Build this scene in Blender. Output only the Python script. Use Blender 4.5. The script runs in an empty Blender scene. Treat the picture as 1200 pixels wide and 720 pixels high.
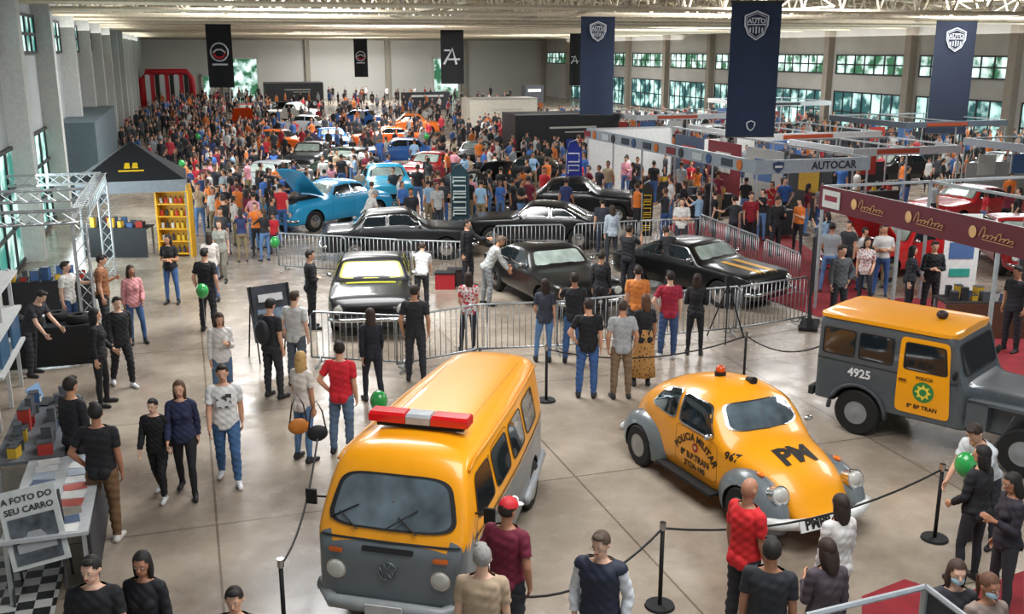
import bpy, bmesh, math, random
from math import sin, cos, tan, atan, pi, radians, sqrt
from mathutils import Vector, Matrix
random.seed(7)
COL=bpy.context.scene.collection
F=1180.; PT=atan(302/F); YAW=radians(17.76); H=6.0
cp,spt=cos(PT),sin(PT); ca,sa=cos(YAW),sin(YAW)
def C(xc,yc,z=0): return Vector((xc*ca+yc*sa,-xc*sa+yc*ca,z))
def P(px,py,z=0):
    x=px-600;y=py-360;fw=F*cp-y*spt;dn=F*spt+y*cp;t=(H-z)/dn
    return C(x*t,fw*t,z)
def Q(px,py,fwd):
    x=px-600;y=py-360;fw=F*cp-y*spt;dn=F*spt+y*cp;t=fwd/fw
    return C(x*t,fwd,H-dn*t)
def lin(c): c/=255; return c/12.92 if c<=.04045 else ((c+.055)/1.055)**2.4
def hexc(h): return tuple(lin(int(h[i:i+2],16)) for i in (0,2,4))+(1,)
MC={}
def M(h,rough=.6,metal=0,em=0,var=.08,scale=9,coat=0):
    k=(h,rough,metal,em,var,scale,coat)
    if k in MC: return MC[k]
    m=bpy.data.materials.new('mat_'+h); m.use_nodes=True; nt=m.node_tree; b=nt.nodes['Principled BSDF']
    n=nt.nodes.new('ShaderNodeTexNoise'); n.inputs['Scale'].default_value=scale
    tc=nt.nodes.new('ShaderNodeTexCoord'); nt.links.new(tc.outputs['Object'],n.inputs['Vector'])
    r=nt.nodes.new('ShaderNodeMapRange'); r.inputs[1].default_value=.3; r.inputs[2].default_value=.7; r.inputs[3].default_value=1-var; r.inputs[4].default_value=1+var
    hs=nt.nodes.new('ShaderNodeHueSaturation'); hs.inputs['Color'].default_value=hexc(h)
    nt.links.new(n.outputs['Fac'],r.inputs[0]); nt.links.new(r.outputs[0],hs.inputs['Value']); nt.links.new(hs.outputs[0],b.inputs['Base Color'])
    b.inputs['Roughness'].default_value=rough; b.inputs['Metallic'].default_value=metal
    if coat: b.inputs['Coat Weight'].default_value=coat; b.inputs['Coat Roughness'].default_value=.05
    if em: nt.links.new(hs.outputs[0],b.inputs['Emission Color']); b.inputs['Emission Strength'].default_value=em
    MC[k]=m; return m
def mixmat(name,c1,c2,scale,rough=.5,em=0,kind='noise',thr=(.4,.6),coord='Object',detail=4):
    if name in MC: return MC[name]
    m=bpy.data.materials.new(name); m.use_nodes=True; nt=m.node_tree; b=nt.nodes['Principled BSDF']
    tc=nt.nodes.new('ShaderNodeTexCoord')
    if kind=='check':
        n=nt.nodes.new('ShaderNodeTexChecker'); n.inputs['Scale'].default_value=scale; n.inputs[1].default_value=hexc(c1); n.inputs[2].default_value=hexc(c2); out=n.outputs[0]
    else:
        n=nt.nodes.new('ShaderNodeTexNoise' if kind=='noise' else 'ShaderNodeTexVoronoi'); n.inputs['Scale'].default_value=scale
        if kind=='noise': n.inputs['Detail'].default_value=detail
        cr=nt.nodes.new('ShaderNodeValToRGB'); cr.color_ramp.elements[0].position=thr[0]; cr.color_ramp.elements[1].position=thr[1]
        cr.color_ramp.elements[0].color=hexc(c1); cr.color_ramp.elements[1].color=hexc(c2)
        nt.links.new(n.outputs[0],cr.inputs[0]); out=cr.outputs[0]
    nt.links.new(tc.outputs[coord],n.inputs['Vector']); nt.links.new(out,b.inputs['Base Color']); b.inputs['Roughness'].default_value=rough
    if em: nt.links.new(out,b.inputs['Emission Color']); b.inputs['Emission Strength'].default_value=em
    MC[name]=m; return m
class MB:
    def __init__(s): s.v=[];s.f=[];s.m=[]
    def add(s,vs,fs,mi=0):
        o=len(s.v); s.v+= [tuple(v) for v in vs]; s.f+=[tuple(i+o for i in f) for f in fs]; s.m+=[mi]*len(fs); return s
    def box(s,c,d,mi=0,rz=0,Mx=None):
        c=Vector(c);x,y,z=[q/2 for q in d]
        R=Mx or Matrix.Rotation(rz,4,'Z')
        vs=[c+R@Vector((a*x,b*y,e*z)) for e in(-1,1) for a,b in((-1,-1),(1,-1),(1,1),(-1,1))]
        return s.add(vs,[(3,2,1,0),(4,5,6,7),(0,1,5,4),(1,2,6,5),(2,3,7,6),(3,0,4,7)],mi)
    def rings(s,R,mi=0,cap=True):
        n=len(R[0]); vs=[p for r in R for p in r]; fs=[]
        for i in range(len(R)-1):
            for j in range(n):
                k=(j+1)%n; fs.append((i*n+j,i*n+k,(i+1)*n+k,(i+1)*n+j))
        if cap: fs.append(tuple(range(n-1,-1,-1))); fs.append(tuple((len(R)-1)*n+j for j in range(n)))
        return s.add(vs,fs,mi)
    def tube(s,pts,r,n=8,mi=0):
        pts=[Vector(p) for p in pts]; R=[]
        rr=r if isinstance(r,(list,tuple)) else [r]*len(pts)
        for i,p in enumerate(pts):
            d=(pts[min(i+1,len(pts)-1)]-pts[max(i-1,0)])
            d=d.normalized() if d.length>1e-9 else Vector((0,0,1))
            u=d.cross(Vector((0,0,1)) if abs(d.z)<.9 else Vector((1,0,0))).normalized(); w=d.cross(u)
            R.append([p+rr[i]*(cos(2*pi*j/n)*u+sin(2*pi*j/n)*w) for j in range(n)])
        return s.rings(R,mi)
    def cyl(s,a,b,r,r2=None,n=10,mi=0): return s.tube([a,b],[r,r if r2 is None else r2],n,mi)
    def sph(s,c,r,mi=0,nu=14,nv=9,Mx=None,keep=None):
        c=Vector(c); r=(r,r,r) if not isinstance(r,(tuple,list)) else r
        vs=[];fs=[]
        for i in range(nv+1):
            t=pi*i/nv
            for j in range(nu):
                q=Vector((r[0]*max(sin(t),.001)*cos(2*pi*j/nu),r[1]*max(sin(t),.001)*sin(2*pi*j/nu),r[2]*cos(t)))
                vs.append(c+q)
        for i in range(nv):
            for j in range(nu):
                k=(j+1)%nu; f=(i*nu+j,(i+1)*nu+j,(i+1)*nu+k,i*nu+k)
                if keep and not keep(sum((vs[a] for a in f),Vector())/4): continue
                fs.append(f)
        if Mx: vs=[Mx@v for v in vs]
        return s.add(vs,fs,mi)
    def cap(s,a,b,r0,r1,n=10):
        s.cyl(a,b,r0,r1,n); s.sph(a,r0,0,n,6); s.sph(b,r1,0,n,6)
    def mesh(s,name,mats=(),smooth=False,sharp=None):
        me=bpy.data.meshes.new(name); me.from_pydata(s.v,[],s.f)
        for m in mats: me.materials.append(m)
        me.polygons.foreach_set('material_index',s.m)
        if smooth: me.polygons.foreach_set('use_smooth',[True]*len(s.f))
        me.update()
        if sharp: me.set_sharp_from_angle(angle=radians(sharp))
        return me
    def build(s,name,mats,parent=None,smooth=False,sharp=None):
        if not isinstance(mats,(list,tuple)): mats=[mats]
        return ob(name,s.mesh(name,mats,smooth,sharp),parent)
def ob(name,me,parent=None,mats=None):
    o=bpy.data.objects.new(name,me); COL.objects.link(o)
    if parent: o.parent=parent
    if mats:
        for i,m in enumerate(mats):
            o.material_slots[i].link='OBJECT'; o.material_slots[i].material=m
    return o
def tag(o,label,cat,group=None,kind=None):
    o['label']=label;o['category']=cat
    if group:o['group']=group
    if kind:o['kind']=kind
    return o
def E(name,label,cat,loc=(0,0,0),rz=0,group=None):
    o=bpy.data.objects.new(name,None); COL.objects.link(o); o.location=loc; o.rotation_euler=(0,0,rz); o.empty_display_size=.1
    return tag(o,label,cat,group)
def struct(o): o['kind']='structure'; return o
def dup(root,loc,rz,label,group=None,paint=None):
    def cpy(o,par):
        c=o.copy(); COL.objects.link(c); c.parent=par
        if paint and o.name.split('.')[0] in('body','hood'):
            c.material_slots[0].link='OBJECT'; c.material_slots[0].material=paint
        return c
    r=root.copy(); COL.objects.link(r); r.location=loc; r.rotation_euler=(0,0,rz); r['label']=label
    if group: r['group']=group
    for ch in list(root.children):
        c=cpy(ch,r)
        for g in list(ch.children): cpy(g,c)
    return r
def text2d(body,size=1,bold=.0):
    cu=bpy.data.curves.new('t','FONT'); cu.body=body; cu.size=size; cu.align_x='CENTER'; cu.align_y='CENTER'; cu.offset=bold; cu.resolution_u=2
    o=bpy.data.objects.new('t',cu); COL.objects.link(o); bpy.context.view_layer.update()
    me=bpy.data.meshes.new_from_object(o.evaluated_get(bpy.context.evaluated_depsgraph_get()))
    vs=[(v.co.x,v.co.y) for v in me.vertices]; fs=[tuple(p.vertices) for p in me.polygons]
    bpy.data.objects.remove(o); bpy.data.curves.remove(cu); return vs,fs
def textmap(name,body,size,fn,mat,parent,bold=.01):
    vs,fs=text2d(body,size,bold*size); b=MB(); b.add([fn(x,y) for x,y in vs],fs); return b.build(name,mat,parent)
def textflat(name,body,size,org,ux,uz,mat,parent,bold=.01):
    org=Vector(org);ux=Vector(ux).normalized();uz=Vector(uz).normalized()
    return textmap(name,body,size,lambda x,y:org+ux*x+uz*y,mat,parent,bold)

# ---------------------------------------------------------------- setting
XL,XR,YF,YN=-4.8,46.,130.,-6.
fl=bpy.data.materials.new('floor_concrete'); fl.use_nodes=True; nt=fl.node_tree; b=nt.nodes['Principled BSDF']
tc=nt.nodes.new('ShaderNodeTexCoord'); n1=nt.nodes.new('ShaderNodeTexNoise'); n1.inputs['Scale'].default_value=.4; n1.inputs['Detail'].default_value=10; n1.inputs['Roughness'].default_value=.65
cr=nt.nodes.new('ShaderNodeValToRGB'); cr.color_ramp.elements[0].position=.36; cr.color_ramp.elements[1].position=.64
cr.color_ramp.elements[0].color=hexc('7d7063'); cr.color_ramp.elements[1].color=hexc('b3a695')
br=nt.nodes.new('ShaderNodeTexBrick'); br.offset=0; br.inputs['Scale'].default_value=1; br.inputs['Mortar Size'].default_value=.016; br.inputs['Brick Width'].default_value=5; br.inputs['Row Height'].default_value=4.2
br.inputs['Color1'].default_value=(1,1,1,1); br.inputs['Color2'].default_value=(.9,.9,.9,1); br.inputs['Mortar'].default_value=(.45,.43,.4,1)
mx=nt.nodes.new('ShaderNodeMix'); mx.data_type='RGBA'; mx.blend_type='MULTIPLY'; mx.inputs[0].default_value=1
n2=nt.nodes.new('ShaderNodeTexNoise'); n2.inputs['Scale'].default_value=2.5; n2.inputs['Detail'].default_value=6
mr=nt.nodes.new('ShaderNodeMapRange'); mr.inputs[3].default_value=.08; mr.inputs[4].default_value=.42
for a in(n1,n2,br): nt.links.new(tc.outputs['Object'],a.inputs['Vector'])
nt.links.new(n1.outputs[0],cr.inputs[0]); nt.links.new(cr.outputs[0],mx.inputs[6]); nt.links.new(br.outputs[0],mx.inputs[7]); nt.links.new(mx.outputs[2],b.inputs['Base Color'])
nt.links.new(n2.outputs[0],mr.inputs[0]); nt.links.new(mr.outputs[0],b.inputs['Roughness'])
struct(MB().box(((XL+XR)/2,(YF+YN)/2,-.1),(XR-XL+1,YF-YN+1,.2)).build('floor',fl))
cream=M('a6abab',.8,var=.06,scale=.6); cream2=M('c2c1ba',.8)
CE=8.7; CR=10.8; XM=(XL+XR)/2
struct(MB().add([(XL,YN,CE),(XM,YN,CR),(XR,YN,CE),(XL,YF,CE),(XM,YF,CR),(XR,YF,CE)],[(0,1,4,3),(1,2,5,4)]).build('ceiling',M('7a7264',.8,scale=.5)))
struct(MB().box((XL-.15,(YF+YN)/2,CE/2),(.3,YF-YN,CE)).build('wall_left',cream))
struct(MB().box((XR+.15,(YF+YN)/2,CE/2),(.3,YF-YN,CE)).build('wall_right',M('adaca7',.8,scale=.5)))
b=MB(); b.box((XM,YF+.15,CE/2),(XR-XL,.3,CE)); b.add([(XL,YF,CE),(XR,YF,CE),(XM,YF,CR)],[(0,1,2)]); struct(b.build('wall_back',cream2))
b=MB()
for y in range(24,130,8): b.box((XL+.3,y,CE/2),(.6,.7,CE)); 
struct(b.build('trim_1',M('bcbdb9',.8)))
b=MB()
for y in range(30,130,9): b.box((XR-.25,y,CE/2),(.5,.6,CE))
struct(b.build('trim_2',M('978f84',.8)))
b=MB()
for x in (5,15,25,35): b.box((x,YF-.2,CE/2),(.6,.4,CE))
b.box((XM,YF-.15,7.3),(XR-XL,.3,.4)); struct(b.build('trim_3',M('9d978a',.8)))
b=MB()
for i in range(1,34):
    x=XL+(XR-XL)*i/34; z=CE+(CR-CE)*(1-abs(x-XM)/((XR-XL)/2))-.12; b.box((x,(30+YF)/2,z),(.09,YF-30,.16))
struct(b.build('trim_6',M('b5a992',.7)))
leaf=mixmat('outside_foliage','27583c','d4eeea',.9,.5,1.3,thr=(.42,.6)); leafw=mixmat('outside_bright','2c7f74','d8f6f0',1.1,.5,.85,thr=(.42,.62)); leafd=mixmat('outside_dark','1f4a4c','bfeae4',.9,.4,1.1,thr=(.45,.62)); frm=M('2b2e30',.5)
wn=[0]
def window(axis,pos,a0,a1,z0,z1,nx,nz,mat):
    wn[0]+=1; n=f'window_{wn[0]}'; b=MB(); fr=MB(); d=.06 if pos<20 else -.06
    def pt(a,z,dd): return (pos+dd,a,z) if axis=='x' else (a,pos-abs(dd),z)
    c=pt((a0+a1)/2,(z0+z1)/2,d/2); sz=(.04,a1-a0,z1-z0) if axis=='x' else (a1-a0,.04,z1-z0)
    b.box(c,sz); w=struct(b.build(n,mat))
    for i in range(nx+1):
        a=a0+(a1-a0)*i/nx; fr.box(pt(a,(z0+z1)/2,d),(.1,.1,z1-z0+.1))
    for i in range(nz+1):
        z=z0+(z1-z0)*i/nz; fr.box(pt((a0+a1)/2,z,d),(.1,a1-a0,.1) if axis=='x' else (a1-a0,.1,.1))
    fr.build('window_frame',frm,w)
window('x',XL,26,42,.1,3.3,11,3,leafw)
for y in range(25,128,8): window('x',XL,y+.6,y+6.4,5.9,7.1,5,2,leafw)
for y in range(30,129,9): window('x',XR,y+.6,y+8.2,4.3,5.6,7,2,leaf)
for y in range(30,120,9): window('x',XR,y+.6,y+8.2,.2,3.0,7,2,leafd)
def door(n,x0,x1,z1,mat):
    o=struct(MB().box(((x0+x1)/2,YF-.05,z1/2),(x1-x0,.1,z1)).build(n,mat)); f=MB()
    for x in(x0,x1): f.box((x,YF-.15,z1/2),(.25,.3,z1))
    f.box(((x0+x1)/2,YF-.15,z1),(x1-x0+.3,.3,.25)); f.build('door_frame',cream2,o)
q0=Q(268,67,124); q1=Q(303,67,124); door('door_1',q0.x,q1.x,5,leaf)
q0=Q(545,70,118); q1=Q(582,70,118); door('door_2',q0.x,q1.x,5,leaf)
q0=Q(236,80,124); q1=Q(246,80,124); door('door_3',q0.x,q1.x,3,leaf)
struct(MB().box((XL+.7,50,1.6),(1.4,13,3.2)).build('trim_4',M('56666e',.6)))
TRC=M('d8ccb4',.6)
def truss_mesh():
    b=MB(); n=30; w=XR-XL
    zt=lambda x:CE-.35+(CR-CE)*(1-abs(x-XM)/(w/2))
    for i in range(n):
        x0=XL+w*i/n; x1=XL+w*(i+1)/n; xm=(x0+x1)/2
        b.cyl((x0,0,7.4),(x1,0,7.4),.09,n=5); b.cyl((x0,0,zt(x0)),(x1,0,zt(x1)),.09,n=5)
        b.cyl((x0,0,7.4),(xm,0,zt(xm)),.05,n=4); b.cyl((xm,0,zt(xm)),(x1,0,7.4),.05,n=4)
    return b.mesh('roof_truss',[TRC])
tm=truss_mesh()
for i,y in enumerate(range(34,130,6)):
    o=ob('roof_truss',tm); o.location=(0,y,0); tag(o,'beige steel lattice truss spanning the hall under the roof','roof truss','roof trusses')
for x in (2,9,16,23,30,37,43):
    b=MB()
    for i in range(24):
        y0=33+i*4; b.cyl((x,y0,7.5),(x,y0+4,7.5),.06,n=4); b.cyl((x,y0,8.3),(x,y0+4,8.3),.06,n=4); b.cyl((x,y0,7.5),(x,y0+2,8.3),.035,n=4); b.cyl((x,y0+2,8.3),(x,y0+4,7.5),.035,n=4)
    tag(b.build('roof_girder',TRC),'beige lattice girder running the length of the hall roof','roof girder','roof girders')

# ---------------------------------------------------------------- people
TR_M=[(.80,.09,.08),(.86,.150,.108),(.94,.165,.116),(1.02,.155,.11),(1.12,.145,.104),(1.24,.160,.116),(1.34,.175,.122),(1.41,.165,.10),(1.455,.09,.07),(1.49,.05,.05)]
TR_F=[(.80,.09,.08),(.86,.155,.112),(.94,.172,.12),(1.02,.15,.108),(1.12,.122,.092),(1.24,.135,.118),(1.32,.145,.118),(1.40,.14,.088),(1.455,.07,.06),(1.49,.045,.045)]
POSES={
'stand':dict(arm=[((.14,.03,-1),(.04,-.18,-1)),((.12,-.06,-1),(.0,-.4,-1))],leg=[((.06,0,-1),(.02,.03,-1)),((.08,-.08,-1),(.04,.08,-1))],head=(6,6)),
'shift':dict(arm=[((.16,-.1,-1),(-.15,-.75,-.6)),((.14,.06,-1),(.02,-.1,-1))],leg=[((.14,-.1,-1),(.06,.08,-1)),((.0,.02,-1),(0,.03,-1))],head=(22,4)),
'walk':dict(arm=[((.12,.3,-1),(.02,.05,-1)),((.12,-.2,-1),(.02,-.5,-1))],leg=[((.03,-.38,-1),(.02,.02,-1)),((.03,.18,-1),(.02,.5,-1))],lean=3),
'phone':dict(arm=[((.12,-.1,-1),(-.35,-.9,.45)),((.12,.03,-1),(.04,-.18,-1))],leg=[((.06,0,-1),(.02,.03,-1)),((.1,-.06,-1),(.04,.06,-1))],head=(8,18)),
'cross':dict(arm=[((.2,-.1,-1),(-.95,-.45,.12)),((.2,-.1,-1),(-.95,-.55,.02))],leg=[((.08,0,-1),(.02,.03,-1))]*2,head=(-10,6)),
'hip':dict(arm=[((.6,.18,-1),(-.5,-.3,-.75)),((.12,.03,-1),(.04,-.2,-1))],leg=[((.1,0,-1),(.04,.03,-1)),((.04,0,-1),(0,.03,-1))],head=(15,5)),
'pocket':dict(arm=[((.28,.2,-1),(-.08,-.35,-1))]*2,leg=[((.07,0,-1),(.03,.03,-1))]*2,head=(-12,10)),
'photo':dict(arm=[((.15,-.75,-.45),(-.25,-.75,.75)),((.15,-.75,-.45),(-.25,-.75,.75))],leg=[((.06,0,-1),(.02,.03,-1))]*2,head=(0,5)),
'point':dict(arm=[((.3,-.6,-.5),(.1,-.9,.1)),((.14,.06,-1),(.02,-.1,-1))],leg=[((.12,-.08,-1),(.05,.06,-1)),((.03,.02,-1),(0,.03,-1))],head=(20,4)),
'lean':dict(arm=[((.1,-.5,-1),(0,-.7,-.7)),((.1,-.4,-1),(0,-.6,-.8))],leg=[((.08,.1,-1),(.02,.1,-1)),((.05,-.15,-1),(.02,.1,-1))],lean=28,head=(0,20)),
}
def lerp_t(tb,z):
    if z<=tb[0][0]: return tb[0][1:]
    for a,b in zip(tb,tb[1:]):
        if z<=b[0]:
            t=(z-a[0])/(b[0]-a[0]); return tuple(a[i]+(b[i]-a[i])*t for i in(1,2))
    return tb[-1][1:]
def remesh(mb,vox):
    me=mb.mesh('tmp'); o=bpy.data.objects.new('tmp',me); COL.objects.link(o); md=o.modifiers.new('r','REMESH'); md.mode='VOXEL'; md.voxel_size=vox
    bpy.context.view_layer.update()
    r=bpy.data.meshes.new_from_object(o.evaluated_get(bpy.context.evaluated_depsgraph_get())); bpy.data.objects.remove(o); bpy.data.meshes.remove(me); return r
def skeleton(pose,fem):
    ps=POSES[pose]; k=.9 if fem else 1; tb=TR_F if fem else TR_M
    TM=Matrix.Rotation(radians(ps.get('lean',0)),4,'X'); hy,hp=ps.get('head',(0,4))
    HM=TM@Matrix.Translation((0,0,.61))@Matrix.Rotation(radians(hy),4,'Z')@Matrix.Rotation(radians(hp-ps.get('lean',0)*.5),4,'X')
    tp=lambda x,y,z:TM@Vector((x,y,z-.92))
    B=[]
    for si,s in enumerate((1,-1)):
        u,f=ps['arm'][si]; u=Vector((u[0]*s,u[1],u[2])).normalized(); f=Vector((f[0]*s,f[1],f[2])).normalized()
        sh=tp(s*(.155 if fem else .178),0,1.395); el=sh+u*.285; wr=el+f*.25
        B+=[('ua',s,sh,el,.05*k,.041*k),('fa',s,el,wr,.04*k,.027*k)]
        B.append(('hand',s,wr,wr+f*.16,.03,.02,f))
        u,f=ps['leg'][si]; u=Vector((u[0]*s,u[1],u[2])).normalized(); f=Vector((f[0]*s,f[1],f[2])).normalized()
        hp_=Vector((s*.092,0,-.03)); kn=hp_+u*.43; an=kn+f*.41
        B+=[('th',s,hp_,kn,.088*(1 if not fem else .98),.056*k),('sk',s,kn,an,.055*k,.037*k)]
        B.append(('foot',s,an+Vector((0,.045,-.035)),an+Vector((s*.03,-.155,-.048)),.036,.027))
    dz=-min(b[3].z-.03 for b in B if b[0]=='foot')
    S=Matrix.Translation((0,0,dz))
    B=[(b[0],b[1],S@b[2],S@b[3])+tuple(b[4:]) for b in B]
    return B,S@TM,S@HM,tb,k
def body_mb(sk,fingers):
    B,TM,HM,tb,k=sk; mb=MB(); T=lambda x,y,z:TM@Vector((x,y,z-.92))
    R=[[T(hw*math.copysign(abs(cos(a))**.85,cos(a)),hd*math.copysign(abs(sin(a))**.85,sin(a)),z) for a in [2*pi*j/18 for j in range(18)]] for z,hw,hd in tb]
    mb.rings(R)
    if tb is TR_F:
        for s in(-1,1): mb.sph(T(s*.062,-.085,1.265),.055,0,10,6)
    for s in (-1,1): mb.sph(T(s*.05,.06,.90),.09,0,10,6); mb.cap(T(s*.06,.01,1.43),T(s*(.155 if tb is TR_F else .175),0,1.395),.045,.052*k)
    mb.cap(T(0,.01,1.43),HM@Vector((0,.012,.04)),.056*k,.052*k)
    for sc,c,r in((0,(0,.004,.117),(.075,.094,.106)),(0,(0,-.020,.047),(.054,.066,.06)),(0,(.078,.012,.1),(.012,.02,.03)),(0,(-.078,.012,.1),(.012,.02,.03))): mb.sph(c,r,0,16,10,Mx=HM)
    mb.cap(HM@Vector((0,-.085,.112)),HM@Vector((0,-.104,.08)),.009,.015,8)
    mb.cap(HM@Vector((-.035,-.078,.133)),HM@Vector((.035,-.078,.133)),.011,.011,6)
    for b in B:
        n,s,a,c,r0,r1=b[:6]
        if n=='ua': mb.cap(a,c,r0,r1)
        elif n=='fa': m=a.lerp(c,.3); mb.cap(a,m,r0,r0*1.03); mb.cap(m,c,r0*1.03,r1)
        elif n=='th': m=a.lerp(c,.4); mb.cap(a,m,r0,r0*.9); mb.cap(m,c,r0*.9,r1)
        elif n=='sk': m=a.lerp(c,.33)+Vector((0,.012,0)); mb.cap(a,m,r0,r0*1.06); mb.cap(m,c,r0*1.06,r1)
        elif n=='foot':
            mb.cap(a,c,r0,r1); mb.cap(a+Vector((0,-.02,.03)),a.lerp(c,.6),.036,.026)
        elif n=='hand':
            d=b[6]; nn=Vector((-s,0,0)); 
            if abs(d.dot(nn))>.8: nn=Vector((0,0,-1))
            nn=(nn-d*d.dot(nn)).normalized(); w=d.cross(nn).normalized()
            if w.y>0: w=-w
            if not fingers: mb.cap(a,a+d*.09,.026,.026,8); mb.cap(a+d*.09,a+d*.14+nn*.02,.02,.015,6); continue
            for i,(o,L) in enumerate(((.031,.072),(.011,.080),(-.010,.074),(-.030,.058))):
                k0=a+d*.082+w*o; mb.cap(a+w*o*.5,k0,.015,.0125,8)
                k1=k0+(d*.93+nn*.35).normalized()*L*.5; k2=k1+(d*.6+nn*.8).normalized()*L*.5
                mb.cap(k0,k1,.0095,.009,7); mb.cap(k1,k2,.009,.0075,7)
            t0=a+d*.022+w*.024; t1=t0+(d*.7+w*.8+nn*.2).normalized()*.045; t2=t1+(d*.95+w*.2+nn*.35).normalized()*.035
            mb.cap(t0,t1,.0135,.0105,7); mb.cap(t1,t2,.0105,.009,7)
    return mb
def classify(sk,me,hairfn=None):
    B,TM,HM,tb,k=sk; TI=TM.inverted(); HI=HM.inverted(); out=[]
    for p in me.polygons:
        c=p.center; l=TI@c; z=l.z+.92; h=HI@c; best=(9,'x',0,0)
        if z>.78 and z<1.6:
            hw,hd=lerp_t(tb,z); e=sqrt((l.x/hw)**2+(l.y/hd)**2); best=((e-1)*.1,'torso',0,z)
            if z>1.47: best=(best[0]+.05,)+best[1:]
        if h.z>-.05 and abs(h.x)<.13:
            best=min(best,(max(0,Vector((h.x,h.y,h.z-.1)).length-.12)-.02,'head',0,h.z)) if h.z>.0 else min(best,(.015,'neck',0,h.z))
        for b in B:
            a=b[2];v=b[3]-a;t=max(0,min(1,(c-a).dot(v)/v.length_squared)); d=(c-a-v*t).length-(b[4]+(b[5]-b[4])*t)
            if b[0]=='hand': d-=.01
            if d<best[0]: best=(d,b[0],b[1],t)
        out.append((best[1],best[2],best[3],z,h,l))
    return out
def shell(me,sel,off,name,it=3):
    adj={}; use={}
    polys=[me.polygons[i] for i in sel]
    for p in polys:
        vs=list(p.vertices)
        for i,a in enumerate(vs):
            use.setdefault(a,len(use)); adj.setdefault(a,set()).update((vs[i-1],vs[(i+1)%len(vs)]))
    co={a:me.vertices[a].co.copy() for a in use}; no={a:me.vertices[a].normal.copy() for a in use}
    for _ in range(it):
        co={a:co[a]*.5+sum((co[b] for b in adj[a]),Vector())/len(adj[a])*.5 for a in co}
    vs=[None]*len(use)
    for a,i in use.items():
        q=co[a]; wr=.005*sin(q.z*62+q.x*25)*sin(q.x*40+q.y*30) if off>.01 else 0
        vs[i]=q+no[a]*(off+wr)
    mb=MB(); mb.add(vs,[[use[a] for a in p.vertices] for p in polys]); return mb.mesh(name,[M('888888')],True)
def hair_mb(kind,HM):
    b=MB()
    if kind in('short','long','tail','bun','cap'):
        b.sph((0,.014,.13),(.086,.101,.104),0,24,18,keep=lambda c:c.z>.178+(-c.y-.04)*.2 if c.y<-.045 else (c.z>.125 if c.y<.02 else c.z>.05))
    if kind=='short': b.sph((.012,-.05,.208),(.058,.045,.026),0,12,6)
    if kind=='long': b.sph((0,.062,.03),(.085,.045,.17),0,14,10); b.sph((.07,.02,.05),(.022,.05,.13)); b.sph((-.07,.02,.05),(.022,.05,.13))
    if kind=='tail': b.tube([(0,.1,.15),(0,.135,.13),(0,.13,.03),(0,.11,-.08)],[.02,.03,.028,.008])
    if kind=='bun': b.sph((0,.1,.2),(.045,.045,.04))
    b.v=[tuple(HM@Vector(v)) for v in b.v]; return b
AS={}
def asset(pose,fem):
    k=(pose,fem)
    if k in AS: return AS[k]
    sk=skeleton(pose,fem); me=remesh(body_mb(sk,True),.0115); cl=classify(sk,me); HM=sk[2]
    mb=MB(); mb.v=[tuple(v.co) for v in me.vertices]; mb.f=[tuple(p.vertices) for p in me.polygons]; mb.m=[0]*len(mb.f)
    for s in(-1,1):
        mb.sph((s*.031,-.0835,.112),(.010,.008,.005),1,8,6,Mx=HM); mb.sph((s*.031,-.0895,.112),(.0045,.003,.0045),2,8,6,Mx=HM); mb.sph((s*.033,-.0885,.131),(.013,.002,.002),2,8,4,Mx=HM)
    mb.sph((0,-.083,.046),(.024,.008,.008),3,8,6,Mx=HM)
    body=mb.mesh('body',[M('c08f74'),M('dddddd'),M('1a120e'),M('9a4a45')],True)
    def sel(f): return [i for i,c in enumerate(cl) if f(*c)]
    A={'body':body,'HM':HM,'hair':{},'sk':sk}
    tz=lambda n,s,t,z,h,l:n=='torso' and .84<z<1.462
    A['short']=shell(me,sel(lambda n,s,t,z,h,l:tz(n,s,t,z,h,l) or(n=='ua' and t<.66)),.018,'top')
    A['long']=shell(me,sel(lambda n,s,t,z,h,l:tz(n,s,t,z,h,l) or n=='ua' or(n=='fa' and t<.93)),.018,'top')
    A['vest']=shell(me,sel(lambda n,s,t,z,h,l:tz(n,s,t,z,h,l) or(n=='ua' and t<.04)),.03,'vest')
    A['pants']=shell(me,sel(lambda n,s,t,z,h,l:(n=='torso' and z<1.0) or n=='th' or(n=='sk' and t<.97)),.013 if not fem else .006,'trousers')
    A['shoes']=[shell(me,sel(lambda n,s,t,z,h,l:s==q and(n=='foot' or(n=='sk' and t>.9))),.010,'shoe',1) for q in(1,-1)]
    AS[k]=A; return A
skins=['d2a083','c08c6c','a8755a','dcb096']
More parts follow.
